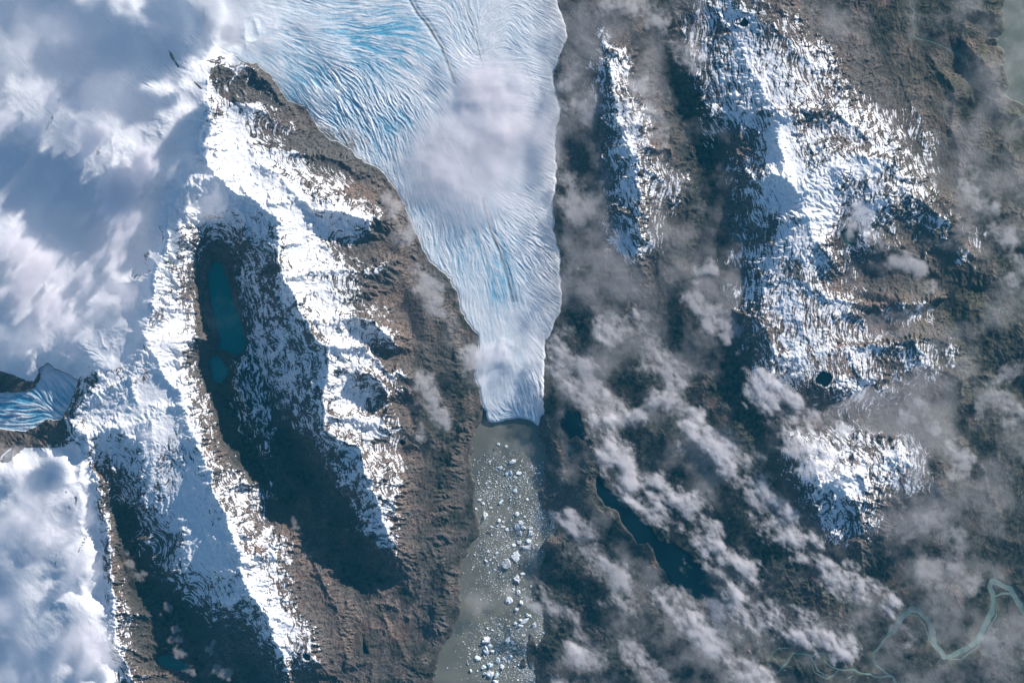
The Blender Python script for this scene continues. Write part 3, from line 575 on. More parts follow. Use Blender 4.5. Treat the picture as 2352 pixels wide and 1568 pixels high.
def land_material(name):
    m, t_, o_ = newmat(name); b = NB(t_)
    pos = b.n("ShaderNodeNewGeometry").outputs['Position']
    snow, veg_shade_, warm_, olive_ = attr(b, 'cover'); blue_, deb, sand_, shore_ = attr(b, 'ice')
    nf = b.noise(pos, .9, 4, .65); nm_ = b.noise(pos, .22, 5, .6); nl = b.noise(pos, .05, 4, .6)
    grey = b.mix(b.step(nf, .35, .65), (.055, .052, .051), (.155, .147, .142))
    brown = b.mix(b.step(nf, .35, .65), (.095, .068, .055), (.285, .212, .175))
    rock = b.mix(b.math('MULTIPLY', warm_, b.math('ADD', .45, b.step(nl, .4, .62)), clamp=True), grey, brown)
    rock = b.mix(b.math('MULTIPLY', b.step(nm_, .47, .6), .6), rock, (.055, .052, .05))
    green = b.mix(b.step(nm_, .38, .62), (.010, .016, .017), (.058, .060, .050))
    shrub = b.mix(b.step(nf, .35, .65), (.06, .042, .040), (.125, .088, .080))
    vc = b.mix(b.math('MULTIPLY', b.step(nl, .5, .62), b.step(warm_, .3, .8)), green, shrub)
    base = b.mix(veg_shade_, rock, vc)
    base = b.mix(b.math('MULTIPLY', olive_, .45), base, b.mix(b.step(nm_, .4, .6), (.06, .066, .042), (.14, .135, .085)))
    base = b.mix(b.math('MULTIPLY', sand_, .8), base, (.19, .18, .14))
    sv = b.math('ADD', snow, b.math('MULTIPLY', b.math('SUBTRACT', nf, .5), .30))
    sv = b.step(sv, .36, .66)
    sc = b.mix(b.math('MULTIPLY', blue_, .9, clamp=True), (.84, .855, .875), (.22, .52, .72))
    col = b.mix(sv, base, sc)
    col = b.mix(b.math('MULTIPLY', deb, .8), col, (.13, .115, .10))
    bs = b.n("ShaderNodeBsdfPrincipled"); b.link(col, bs.inputs['Base Color'])
    bs.inputs['Roughness'].default_value = .85; bs.inputs['Specular IOR Level'].default_value = .15
    bump = b.n("ShaderNodeBump"); bump.inputs['Strength'].default_value = .55; bump.inputs['Distance'].default_value = .6
    hgt = b.math('ADD', nf, b.math('MULTIPLY', nm_, .6)); hgt = b.math('MULTIPLY', hgt, b.math('SUBTRACT', 1.0, b.math('MULTIPLY', sv, .6)))
    b.link(hgt, bump.inputs['Height']); b.link(bump.outputs[0], bs.inputs['Normal'])
    b.link(bs.outputs[0], o_.inputs[0]); return m
def ice_material(name):
    m, t_, o_ = newmat(name); b = NB(t_)
    pos = b.n("ShaderNodeNewGeometry").outputs['Position']
    blue_, deb, sand_, shore_ = attr(b, 'ice')
    nf = b.noise(pos, 1.1, 3, .65)
    c = b.mix(b.math('MULTIPLY', blue_, 1.0, clamp=True), (.81, .83, .85), (.13, .42, .60))
    c = b.mix(b.math('MULTIPLY', deb, b.math('ADD', .45, nf), clamp=True), c, (.14, .12, .105))
    bs = b.n("ShaderNodeBsdfPrincipled"); b.link(c, bs.inputs['Base Color']); bs.inputs['Roughness'].default_value = .7; bs.inputs['Specular IOR Level'].default_value = .2
    bump = b.n("ShaderNodeBump"); bump.inputs['Strength'].default_value = .5; bump.inputs['Distance'].default_value = .35
    b.link(nf, bump.inputs['Height']); b.link(bump.outputs[0], bs.inputs['Normal']); b.link(bs.outputs[0], o_.inputs[0]); return m
def water_material(name, c1, c2, scale=.02):
    m, t_, o_ = newmat(name); b = NB(t_)
    pos = b.n("ShaderNodeNewGeometry").outputs['Position']
    n_ = b.noise(pos, scale, 4, .55)
    c = b.mix(b.step(n_, .38, .62), c1, c2)
    bs = b.n("ShaderNodeBsdfPrincipled"); b.link(c, bs.inputs['Base Color']); bs.inputs['Roughness'].default_value = .4; bs.inputs['Specular IOR Level'].default_value = .08
    bump = b.n("ShaderNodeBump"); bump.inputs['Strength'].default_value = .08; bump.inputs['Distance'].default_value = .1
    b.link(b.noise(pos, 3.0, 2), bump.inputs['Height']); b.link(bump.outputs[0], bs.inputs['Normal'])
    b.link(bs.outputs[0], o_.inputs[0]); return m
M_land = land_material("rock_snow_and_scrub"); M_ice = ice_material("crevassed_ice")
surf('terrain', cellc == 0, M_land); tag(bpy.data.objects['terrain'], 'mountain terrain of brown and grey rock, dark scrub and streaked snow', kind='structure')
tag(surf('snowfield', cellc == 1, M_land), 'smooth white snowfield of the ice cap on the left', kind='structure')
tag(surf('glacier', cellc == 2, M_ice), 'broad crevassed glacier tongue tapering down to the grey lake', kind='structure')
tag(surf('outlet_glacier', cellc == 3, M_ice), 'small blue crevassed glacier leaving at the left edge', kind='structure')
WM = {'main': ((.155,.160,.138),(.205,.205,.168)), 'east': ((.145,.17,.145),(.195,.215,.18)), 'valley': ((.012,.175,.175),(.02,.215,.205)), 'small': ((.03,.21,.205),(.04,.24,.23)),
      'southwest': ((.012,.12,.12),(.05,.17,.16)), 'cirque': ((.05,.12,.11),(.06,.14,.13)), 'teal': ((.01,.10,.13),(.015,.12,.14))}
LN = {'main': ('lake', 'silty grey-green lake full of icebergs below the glacier front'), 'valley': ('lake', 'long teal lake in the shaded valley under snowy cliffs'), 'small': ('lake', 'small oval teal lake just below the long teal one'),
 'southwest': ('lake', 'small green-teal lake at the foot of a brown spur near the bottom edge'), 'tarn': ('lake', 'dark rounded lake among patchy snow on the plateau'), 'notch': ('lake', 'black notched lake in streaky snow near the top edge'),
 'cirque': ('lake', 'murky green tarn in the snowy cirque'), 'dark': ('lake', 'dark lake between brown rock knolls beside the iceberg lake'), 'teal': ('lake', 'thin teal pond in a rock cleft'), 'fjord': ('lake', 'long dark blue lake running diagonally beneath the cloud bands'),
 'east': ('lake', 'pale green lake at the top right corner'), 'round': ('lake', 'round black tarn below the snowy ridge end'), 'drop': ('lake', 'drop-shaped black pond in brown rock'), 'pond': ('lake', 'tiny dark pond on the brown slope west of the glacier front'), 'lagoon': ('lake', 'small dark lake under thin cloud')}
for k, nm in enumerate(lake_names):
    sel = cellc == 10 + k
    if not sel.any(): continue
    c1, c2 = WM.get(nm, ((.002,.012,.022),(.003,.016,.028)))
    o = surf('lake', sel, water_material('water_' + nm, c1, c2), attrs=False); tag(o, LN[nm][1], kind='structure')
tag(surf('river', cellc == 40, water_material('river_water', (.13,.21,.195), (.18,.25,.225)), attrs=False), 'turquoise braided river winding over the plain at lower right', kind='structure')
log("landscape meshes")
# ------------------------------------------------------------------ air and clouds
def volume_material(name, dens, col, aniso=0.0):
    m, t_, o_ = newmat(name); v = t_.nodes.new("ShaderNodeVolumePrincipled")
    v.inputs['Color'].default_value = (*col, 1); v.inputs['Density'].default_value = dens; v.inputs['Anisotropy'].default_value = aniso
    t_.links.new(v.outputs[0], o_.inputs['Volume']); return m
SIG = 0.22
M_cloud = volume_material("cloud_droplets", SIG, (.995, .98, .992), 0.1)
def shell(name, x, y, T, zc, mat):
    """closed shell whose thickness is T; x, y 1-D map coordinates, zc array or number"""
    T = np.where(T < 0.04, 0, T).astype(np.float32); T[0] = T[-1] = 0; T[:, 0] = T[:, -1] = 0
    h, w_ = T.shape; X, Y = np.meshgrid(x * S - 512.0, 341.35 - y * S); zc = np.broadcast_to(zc, T.shape)
    pos = T > 0; cell = pos[:-1, :-1] | pos[1:, :-1] | pos[:-1, 1:] | pos[1:, 1:]
    r, c = np.nonzero(cell); v = np.arange(h)[:, None] * w_ + np.arange(w_)[None, :]
    q = np.stack([v[r, c], v[r + 1, c], v[r + 1, c + 1], v[r, c + 1]], 1)
    used = np.zeros(h * w_, bool); used[q.ravel()] = True; u = np.nonzero(used)[0]; lut = np.cumsum(used) - 1
    n = len(u); Tu = T.ravel()[u]; zu = zc.ravel()[u]; xu = X.ravel()[u]; yu = Y.ravel()[u]
    top = np.stack([xu, yu, zu + .6 * Tu], 1); p = Tu > 0; bi = np.where(p, n + np.cumsum(p) - 1, np.arange(n))
    bot = np.stack([xu[p], yu[p], zu[p] - .4 * Tu[p]], 1)
    qt = lut[q]; qt = np.concatenate([qt[:, [0, 1, 2]], qt[:, [0, 2, 3]]]); qt = qt[p[qt].any(1)]
    return mesh_obj(name, np.concatenate([top, bot]), np.concatenate([qt, bi[qt][:, ::-1]]), mat, smooth=False)
def stroke_field(x, y, strokes):
    X, Y = np.meshgrid(x, y); wx_ = X + 10 * fbm(X, Y, 40, 3, 301); wy_ = Y + 10 * fbm(X, Y, 40, 3, 302); f = np.full(X.shape, -9, np.float32)
    for s_ in strokes:
        hw = s_[0]; l = [tuple(map(float, p)) for p in s_[1:]]
        if len(l) == 1: l = [l[0], (l[0][0] + 1.0, l[0][1])]
        d, _ = segdist(wx_, wy_, l); f = np.maximum(f, 1 - d / (hw * 1.42))
    return X, Y, f
def cloud(label, tau, z, strokes, seed, scale=34, soft=1.0, amp=.95, kind=None, name='cloud', thr=0.0, streak=0.0, cat='cloud', band=False):
    xs_ = [p[0] for s_ in strokes for p in s_[1:]]; ys_ = [p[1] for s_ in strokes for p in s_[1:]]; m = max(s_[0] for s_ in strokes) * 1.7 + 10
    x = np.arange(min(xs_) - m, max(xs_) + m, 2.0).astype(np.float32); y = np.arange(min(ys_) - m, max(ys_) + m, 2.0).astype(np.float32)
    X, Y, f = stroke_field(x, y, strokes)
    if streak: U = X * .64 - Y * .77; V_s = X * .77 + Y * .64; n_ = fbm(V_s * streak, U, scale, 5, seed, .46)
    elif band: n_ = fbm((X * .70 + Y * .71) * .62, (Y * .70 - X * .71), scale * .8, 6, seed, .68)
    else: n_ = fbm(X, Y, scale, 6, seed, .62)
    big = fbm(X, Y, scale * 2.6, 2, seed + 50)
    v = np.clip(f, -1, .7) * 1.6 + amp * (n_ * 1.7 + .3 * big) - .2 + thr
    T = sm(0, soft, v) ** 1.25 * tau / SIG * (0.75 + .5 * np.clip(n_ + .3, 0, 1))
    T *= sm(-.8, .1, f)
    zc = z + 1.2 * n_ + 1.5 * big
    o = shell(name, x, y, T, zc, M_cloud)
    if kind: tag(o, label, None, kind)
    else: tag(o, label, cat, None, 'clouds drifting over the mountains')
    return o
CL = [
 ('longest cloud band, running diagonally over the dark fjord-like lake', 1.15, 30, [(30,(1470,1140),(1550,1215)),(38,(1372,985),(1400,1040),(1450,1090),(1510,1130),(1570,1165),(1620,1220)),(44,(1600,1230),(1660,1275),(1715,1325)),(40,(1700,1370),(1770,1420),(1850,1450),(1930,1475))], 1),
 ('broad cloud band between the dark valley and the lower snowy peak', 1.15, 32, [(38,(1590,985),(1650,1020),(1690,1070),(1740,1130)),(42,(1730,1130),(1790,1190),(1830,1240)),(36,(1850,1270),(1900,1310),(1970,1350),(2040,1385))], 2),
 ('short arched cloud above the head of the two long bands', .85, 28, [(26,(1475,945),(1510,925),(1560,930),(1600,965))], 3),
 ('pale cloud draped over the north side of the lower snowy peak', 1.0, 48, [(46,(1745,885),(1800,920),(1850,960),(1900,985)),(40,(1830,1040),(1870,1060),(1910,1070))], 4),
 ('cloud patch hanging over the east shore of the iceberg lake near the bottom', .8, 20, [(30,(1215,1355),(1260,1400),(1310,1440),(1330,1475)),(18,(1180,1350),(1210,1370))], 5),
 ('ragged cloud over the brown headland right of the densest icebergs', .8, 20, [(30,(1300,1190),(1345,1220)),(34,(1340,1270),(1390,1300),(1430,1340)),(24,(1400,1380),(1440,1400))], 6),
 ('cloud just below the lower end of the long dark lake', .95, 22, [(34,(1530,1370),(1580,1400),(1640,1405))], 7),
 ('thick cloud band leaving the bottom edge right of centre', 1.2, 22, [(38,(1590,1440),(1640,1475),(1700,1530),(1770,1590))], 8),
 ('pair of cloud puffs at the bottom edge between the lake and the thick band', .8, 20, [(28,(1320,1500),(1380,1510)),(32,(1450,1480),(1480,1540),(1520,1580)),(20,(1280,1560),(1310,1580))], 9),
 ('cloud bank hugging the right edge of the narrow glacier end', .75, 24, [(42,(1270,800),(1320,860),(1360,900),(1410,930)),(30,(1400,960),(1440,950))], 10),
 ('cloud drifting over dark scrub between the glacier and the small lagoon', .72, 26, [(34,(1490,800),(1530,850),(1560,870)),(30,(1400,760),(1460,740))], 11),
 ('thin cloud over the hollow beside the lagoon', .6, 28, [(34,(1600,690),(1630,740),(1690,760)),(24,(1640,620),(1600,640))], 12),
 ('thin cloud patch pressed against the glacier edge at half height', .55, 22, [(34,(1310,440),(1350,460)),(22,(1320,490))], 13),
 ('soft grey cloud along the glacier edge near the narrow snowy ridge', .6, 26, [(30,(1300,180),(1330,220),(1350,245)),(24,(1290,250))], 14),
 ('grey cloud at the top edge right of the glacier', .55, 30, [(34,(1400,10),(1470,20),(1520,40)),(26,(1560,80),(1590,130))], 15),
 ('cloud between the narrow snowy ridge and the snowy massif', .55, 46, [(30,(1460,190),(1480,260),(1500,310))], 16),
 ('vertical wisp of cloud east of the ring-shaped snowy rim', .6, 44, [(26,(2210,420),(2230,460)),(24,(2280,500),(2310,570),(2340,640))], 17),
 ('cloud spilling south from the cirque with the green tarn', .7, 44, [(32,(1970,480),(1990,540),(2010,570)),(30,(2060,600),(2110,620)),(24,(2130,660))], 18),
 ('small bright cloud on the east flank of the lower snowy peak', .6, 36, [(22,(2185,1020),(2205,1040)),(24,(2210,1080))], 19),
 ('cloud mass over the eastern foothills level with the dark round tarn', .5, 28, [(40,(2260,920),(2310,940)),(34,(2090,950),(2140,970)),(30,(2300,860))], 20),
 ('scattered cloud over the plain above the winding river', .5, 22, [(36,(2080,1210),(2140,1200),(2180,1250)),(34,(2130,1300),(2190,1320)),(26,(2230,1340))], 21),
 ('thin cloud over the scrub at the lower right edge', .45, 18, [(28,(2250,1490),(2300,1480),(2352,1500)),(26,(2080,1460),(2060,1440))], 22),
 ('smooth white cloud lying across the middle of the glacier', 5.0, 17.3, [(150,(1070,370),(1100,300)),(110,(1110,240),(1150,190))], 23),
 ('small white puff over the narrow glacier just above its front', .6, 9, [(34,(1120,815),(1150,810))], 24),
 ('brown-grey mist patch on the rocky bank west of the glacier', .55, 32, [(24,(900,470),(930,520),(930,560)),(26,(960,640),(1000,680),(1010,720))], 25),
 ('ragged cloud over the rocky bank west of the glacier front', .7, 30, [(28,(965,880),(1000,920),(1020,970)),(22,(1080,800),(1085,850)),(20,(960,990))], 26),
]
for (lb, ta, z_, st_, sd) in CL:
    sc_ = 34; soft = 1.65 if sd < 12 else 1.4; am = .95
    if sd == 23: sc_, soft, am = 100, 2.2, .12
    cloud(lb, ta * (1.35 if sd < 13 else 1.05), z_, st_, sd * 7 + 400, sc_, soft, am, band=sd in (1, 2, 4, 5, 6, 7, 8, 9, 10, 11))
# small puffs in the two shaded valleys
for i, (x_, y_, r_) in enumerate([(598,1262,10),(612,1240,8),(640,1140,9),(680,1200,12),(700,1270,12),(640,1320,8),(470,1310,14),(492,1345,12),(455,1370,10),(300,1290,12),(320,1320,14),(290,1270,8),(390,1400,14),(400,1470,16),(420,1500,12),(480,1480,14),(500,1530,16),(520,1545,14),(440,1545,12),(410,1440,10)]):
    o = cloud('tiny grey cloud puff low over a shaded valley west of the long snow crest', .42, 24, [(r_, (x_, y_))], 700 + i * 3, 16, .9, .9); o["group"] = 'tiny puffs over the shaded valleys'
CW = [
 ('bright streaked cloud over the ice cap beside the snowy divide', 2.2, 60, [(30,(200,300),(240,380),(270,460)),(34,(300,430),(290,520),(280,580)),(20,(330,360),(330,400))], 31, 60, 2.4),
 ('large white cloud at the left edge above the deep blue shadow', 1.6, 60, [(20,(0,285),(90,292),(150,310)),(28,(50,170),(100,220),(130,250))], 32, 60, 1.8),
 ('white cloud bank at the left edge below the deep blue shadow', 2.2, 58, [(34,(0,540),(60,585),(110,630)),(44,(60,660),(110,720),(170,760)),(30,(200,640),(240,600))], 33, 60, 2.2),
 ('pale cloud over the ice cap above the small blue outlet glacier', .9, 58, [(44,(40,790),(130,770)),(40,(230,740),(280,680))], 34, 60, 1.6),
 ('white cloud sheet covering the snow at the lower left edge', 1.0, 52, [(60,(30,1090),(100,1130),(150,1200)),(56,(40,1220),(110,1260)),(50,(200,1330),(210,1420),(180,1480))], 35, 60, 1.5),
 ('blue-grey cloud in the bottom left corner', 1.1, 50, [(60,(20,1400),(90,1450),(40,1530)),(40,(130,1500),(190,1440),(230,1500))], 36, 60, 1.3),
 ('thin veil of cloud at the top left corner', .5, 60, [(50,(90,20),(150,60)),(36,(60,80)),(40,(30,130))], 37, 70, 1.3),
 ('soft cloud over the upper ice cap left of the nunatak', .28, 60, [(70,(250,60),(330,160),(260,240)),(60,(400,40),(520,50))], 38, 110, 1.2),
 ('small white cloud touching the dark nunatak by the glacier', .5, 56, [(22,(545,150),(560,130)),(40,(600,40),(640,20))], 39, 40, 1.0),
 ('thin cloud over the shaded snow at the head of the long valley', .6, 76, [(40,(460,430),(480,470)),(24,(400,400),(430,380))], 40, 50, 1.0),
 ('white wisp over the snow basin between the two shaded valleys', .55, 68, [(22,(340,990),(390,990),(350,1000))], 41, 40, 1.0),
]
for lb, ta, z_, st_, sd, sc_, sk in CW:
    cloud(lb, ta, z_ - 3, st_, sd * 7 + 400, sc_ * 1.1, 1.5 if sd in (31, 33) else 1.8, 1.05 if sd in (31, 32, 33) else .8, streak=sk * (1.3 if sd in (31, 33) else 1), thr=.3 if sd in (31, 32, 33) else 0)
# unseen high decks added to cast shade, laid out from the wanted shadow footprint
def high(label, tau, strokes, seed, scale, thr=.2, z=190.0, ground=42.0, soft=1.2, streak=0):
    k = (z - ground) / math.tan(math.radians(SUN_EL)) / S; ox = k * math.sin(math.radians(SUN_AZ)); oy = -k * math.cos(math.radians(SUN_AZ))
    st_ = [tuple([s_[0]] + [(p[0] + ox, p[1] + oy) for p in s_[1:]]) for s_ in strokes]
    o = cloud(label, tau, z, st_, seed, scale, soft, .8, thr=thr, streak=streak); o["group"] = 'unseen high cloud decks added for shade'; return o
high('wide unseen high cloud deck added to shade the upper ice cap', 2.0, [(70,(60,50),(170,90),(330,100),(440,50)),(40,(200,190),(300,230),(380,250)),(50,(400,10),(520,10))], 901, 110, .2, z=190)
high('ragged unseen high cloud added to shade the left ice cap', 5.0, [(60,(20,400),(130,430),(190,530)),(30,(335,480),(320,560)),(24,(395,340),(370,420))], 903, 60, .15, z=190, streak=2.5)
high('unseen high cloud added to shade the lower left corner', 2.0, [(44,(0,1280),(40,1400),(100,1520)),(20,(95,1090),(110,1130))], 907, 70, .1, z=440)
# thin ragged mist over the eastern half, nobody could count it
def mist(label, x0, x1, y0, y1, tau, z, seed, scale, lo, hi, name='mist', mask=None):
    x = np.arange(x0, x1, 3.0).astype(np.float32); y = np.arange(y0, y1, 3.0).astype(np.float32); X, Y = np.meshgrid(x, y)
    n_ = fbm(X, Y, scale, 6, seed, .6); n2 = fbm(X, Y, scale * 3.5, 2, seed + 9)
    e = sm(0, 60, np.minimum(np.minimum(X - x0, x1 - X), np.minimum(Y - y0, y1 - Y)))
    v = n_ + .5 * n2 + (mask(X, Y) if mask else 0)
    T = sm(lo, hi, v) * e * tau / SIG
    o = shell(name, x, y, T, z + 1.5 * n_ + 1.0, M_cloud); tag(o, label, None, 'stuff'); return o
def mk_e(X, Y):
    m = np.zeros(X.shape, np.float32)
    for a, b, ra, rb, v in ((1290,100,40,500,-.3),(1500,150,160,200,.1),(1400,700,160,200,.2),(1500,550,60,120,-.3),(1600,200,80,200,-.5),(1750,150,150,160,-.6),(1850,300,120,160,-.45),(2100,150,170,170,-.5),(1350,1050,50,120,-.3),(1325,980,50,50,-.7),(1560,1300,60,90,-.9),(1480,1210,60,60,-.9),(1620,1200,70,70,-.5),(1800,1330,80,80,-.5),(1440,900,60,60,-.4),(2240,1430,110,90,-.35),(2240,620,100,50,-.6),(2000,900,200,120,.25),(2200,1200,160,200,.2),(1800,700,120,150,-.3),(1720,1000,40,80,-.5),(1350,1420,60,60,-.3),(2330,100,60,140,-.3)):
        m += v * np.exp(-((X - a) / ra) ** 2 - ((Y - b) / rb) ** 2)
    return m - .9 * sm(1300, 1230, X)
mist('thin grey mist in ragged patches over the eastern mountains and plain', 1180, 2420, -60, 1640, .42, 27, 811, 60, -.50, .90, mask=mk_e)
def mk_g(X, Y): return .55 * np.exp(-((X - 1265) / 40) ** 2 - ((Y - 250) / 260) ** 2) + .5 * np.exp(-((X - 1120) / 160) ** 2 - ((Y - 300) / 220) ** 2) + .3 * np.exp(-((X - 560) / 160) ** 2 - ((Y - 40) / 90) ** 2) - .35
mist('faint white mist over the upper glacier', 420, 1330, -60, 960, .6, 22, 821, 150, -.3, .7, mask=mk_g)
def mk_w(X, Y): return .15 + .25 * sm(600, 100, Y)
mist('even thin haze of cloud over the ice cap', -90, 470, -90, 880, .10, 62, 831, 130, -.6, .8, mask=mk_w)
def mk_l(X, Y): return -.25 - .9 * sm(60, 130, np.abs(X - 1165))
mist('faint mist patches over the iceberg lake', 1000, 1290, 950, 1640, .30, 8, 841, 60, -.3, .6, mask=mk_l)
# the air itself
bpy.ops.mesh.primitive_cube_add(size=1, location=(0, 0, 5325)); hz = bpy.context.object; hz.name = hz.data.name = 'haze'
hz.scale = (7600, 7600, 10800)
hz.data.materials.append(volume_material("clear_blue_air", HAZE, (.05, .56, .90))); tag(hz, 'thin bluish air between the camera and the ground', None, 'stuff')
log("clouds")

# ------------------------------------------------------------------ icebergs, one object each, and the brash between them
def berg_material():
    m, t_, o_ = newmat("iceberg_ice"); b = NB(t_)
    pos = b.n("ShaderNodeNewGeometry").outputs['Position']; oi = b.n("ShaderNodeObjectInfo")
    c = b.mix(b.math('POWER', oi.outputs['Random'], 3.0), (.90, .92, .93), (.62, .78, .84))
    c = b.mix(b.step(b.noise(pos, .9, 3), .56, .68), c, (.58, .72, .78))
    bs = b.n("ShaderNodeBsdfPrincipled"); b.link(c, bs.inputs['Base Color']); bs.inputs['Roughness'].default_value = .6; bs.inputs['Specular IOR Level'].default_value = .2
    b.link(bs.outputs[0], o_.inputs[0]); return m
M_berg = berg_material()
M_grit, t__, o__ = newmat("dirty_ice"); b__ = NB(t__); bs__ = b__.n("ShaderNodeBsdfPrincipled"); bs__.inputs['Base Color'].default_value = (.17, .165, .16, 1); bs__.inputs['Roughness'].default_value = .8; b__.link(bs__.outputs[0], o__.inputs[0])
def berg_mesh(g, w_, h_, n, ang, ridge=0):
    """irregular block of ice: waterline ring, shoulder ring, uneven top; returns verts, faces (lists)"""
    a = np.sort(g.random(n) * 2 * math.pi * .55 + np.arange(n) / n * 2 * math.pi * 1.0); a = np.sort((np.arange(n) + .42 * g.standard_normal(n) * .8) / n * 2 * math.pi)
    r = 1 + .26 * g.standard_normal(n); r = np.clip(r, .55, 1.4)
    ca, sa = math.cos(ang), math.sin(ang); V = []
    ht = h_ * (0.65 + .35 * g.random()); tilt = g.standard_normal(2) * .35
    for lvl, (k, z) in enumerate(((1.0, -.25), (1.0, .03), (.93, ht * .75), (.52, ht))):
        for i in range(n):
            x = math.cos(a[i]) * r[i] * w_[0] * .5 * k; y = math.sin(a[i]) * r[i] * w_[1] * .5 * k
            zz = z if lvl < 2 else z * (1 + tilt[0] * x / w_[0] * 2 + tilt[1] * y / w_[1] * 2) * (1 + .18 * g.standard_normal())
            V.append((x * ca - y * sa, x * sa + y * ca, max(zz, -.25 if lvl == 0 else .03)))
    V.append((0, 0, ht * (1 + .2 * g.standard_normal())))
    F = []
    for l in range(3):
        for i in range(n): j = (i + 1) % n; F.append((l * n + i, l * n + j, (l + 1) * n + j, (l + 1) * n + i))
    for i in range(n): F.append((3 * n + i, 3 * n + (i + 1) % n, 4 * n))
    F.append(tuple(reversed(range(n)))); return V, F
def berg(label, x, y, w1, w2, h, ang, seed, group=None, mat=None, n=11):
    g = np.random.default_rng(seed); V, F = berg_mesh(g, (w1 * S, w2 * S), h, n, ang)
    me = bpy.data.meshes.new("iceberg"); me.from_pydata(V, [], F); me.materials.append(mat or M_berg); me.update()
    o = bpy.data.objects.new("iceberg", me); C.objects.link(o); o.location = (x * S - 512, 341.35 - y * S, 0)
    tag(o, label, 'iceberg', None, group or 'icebergs floating on the lake'); return o
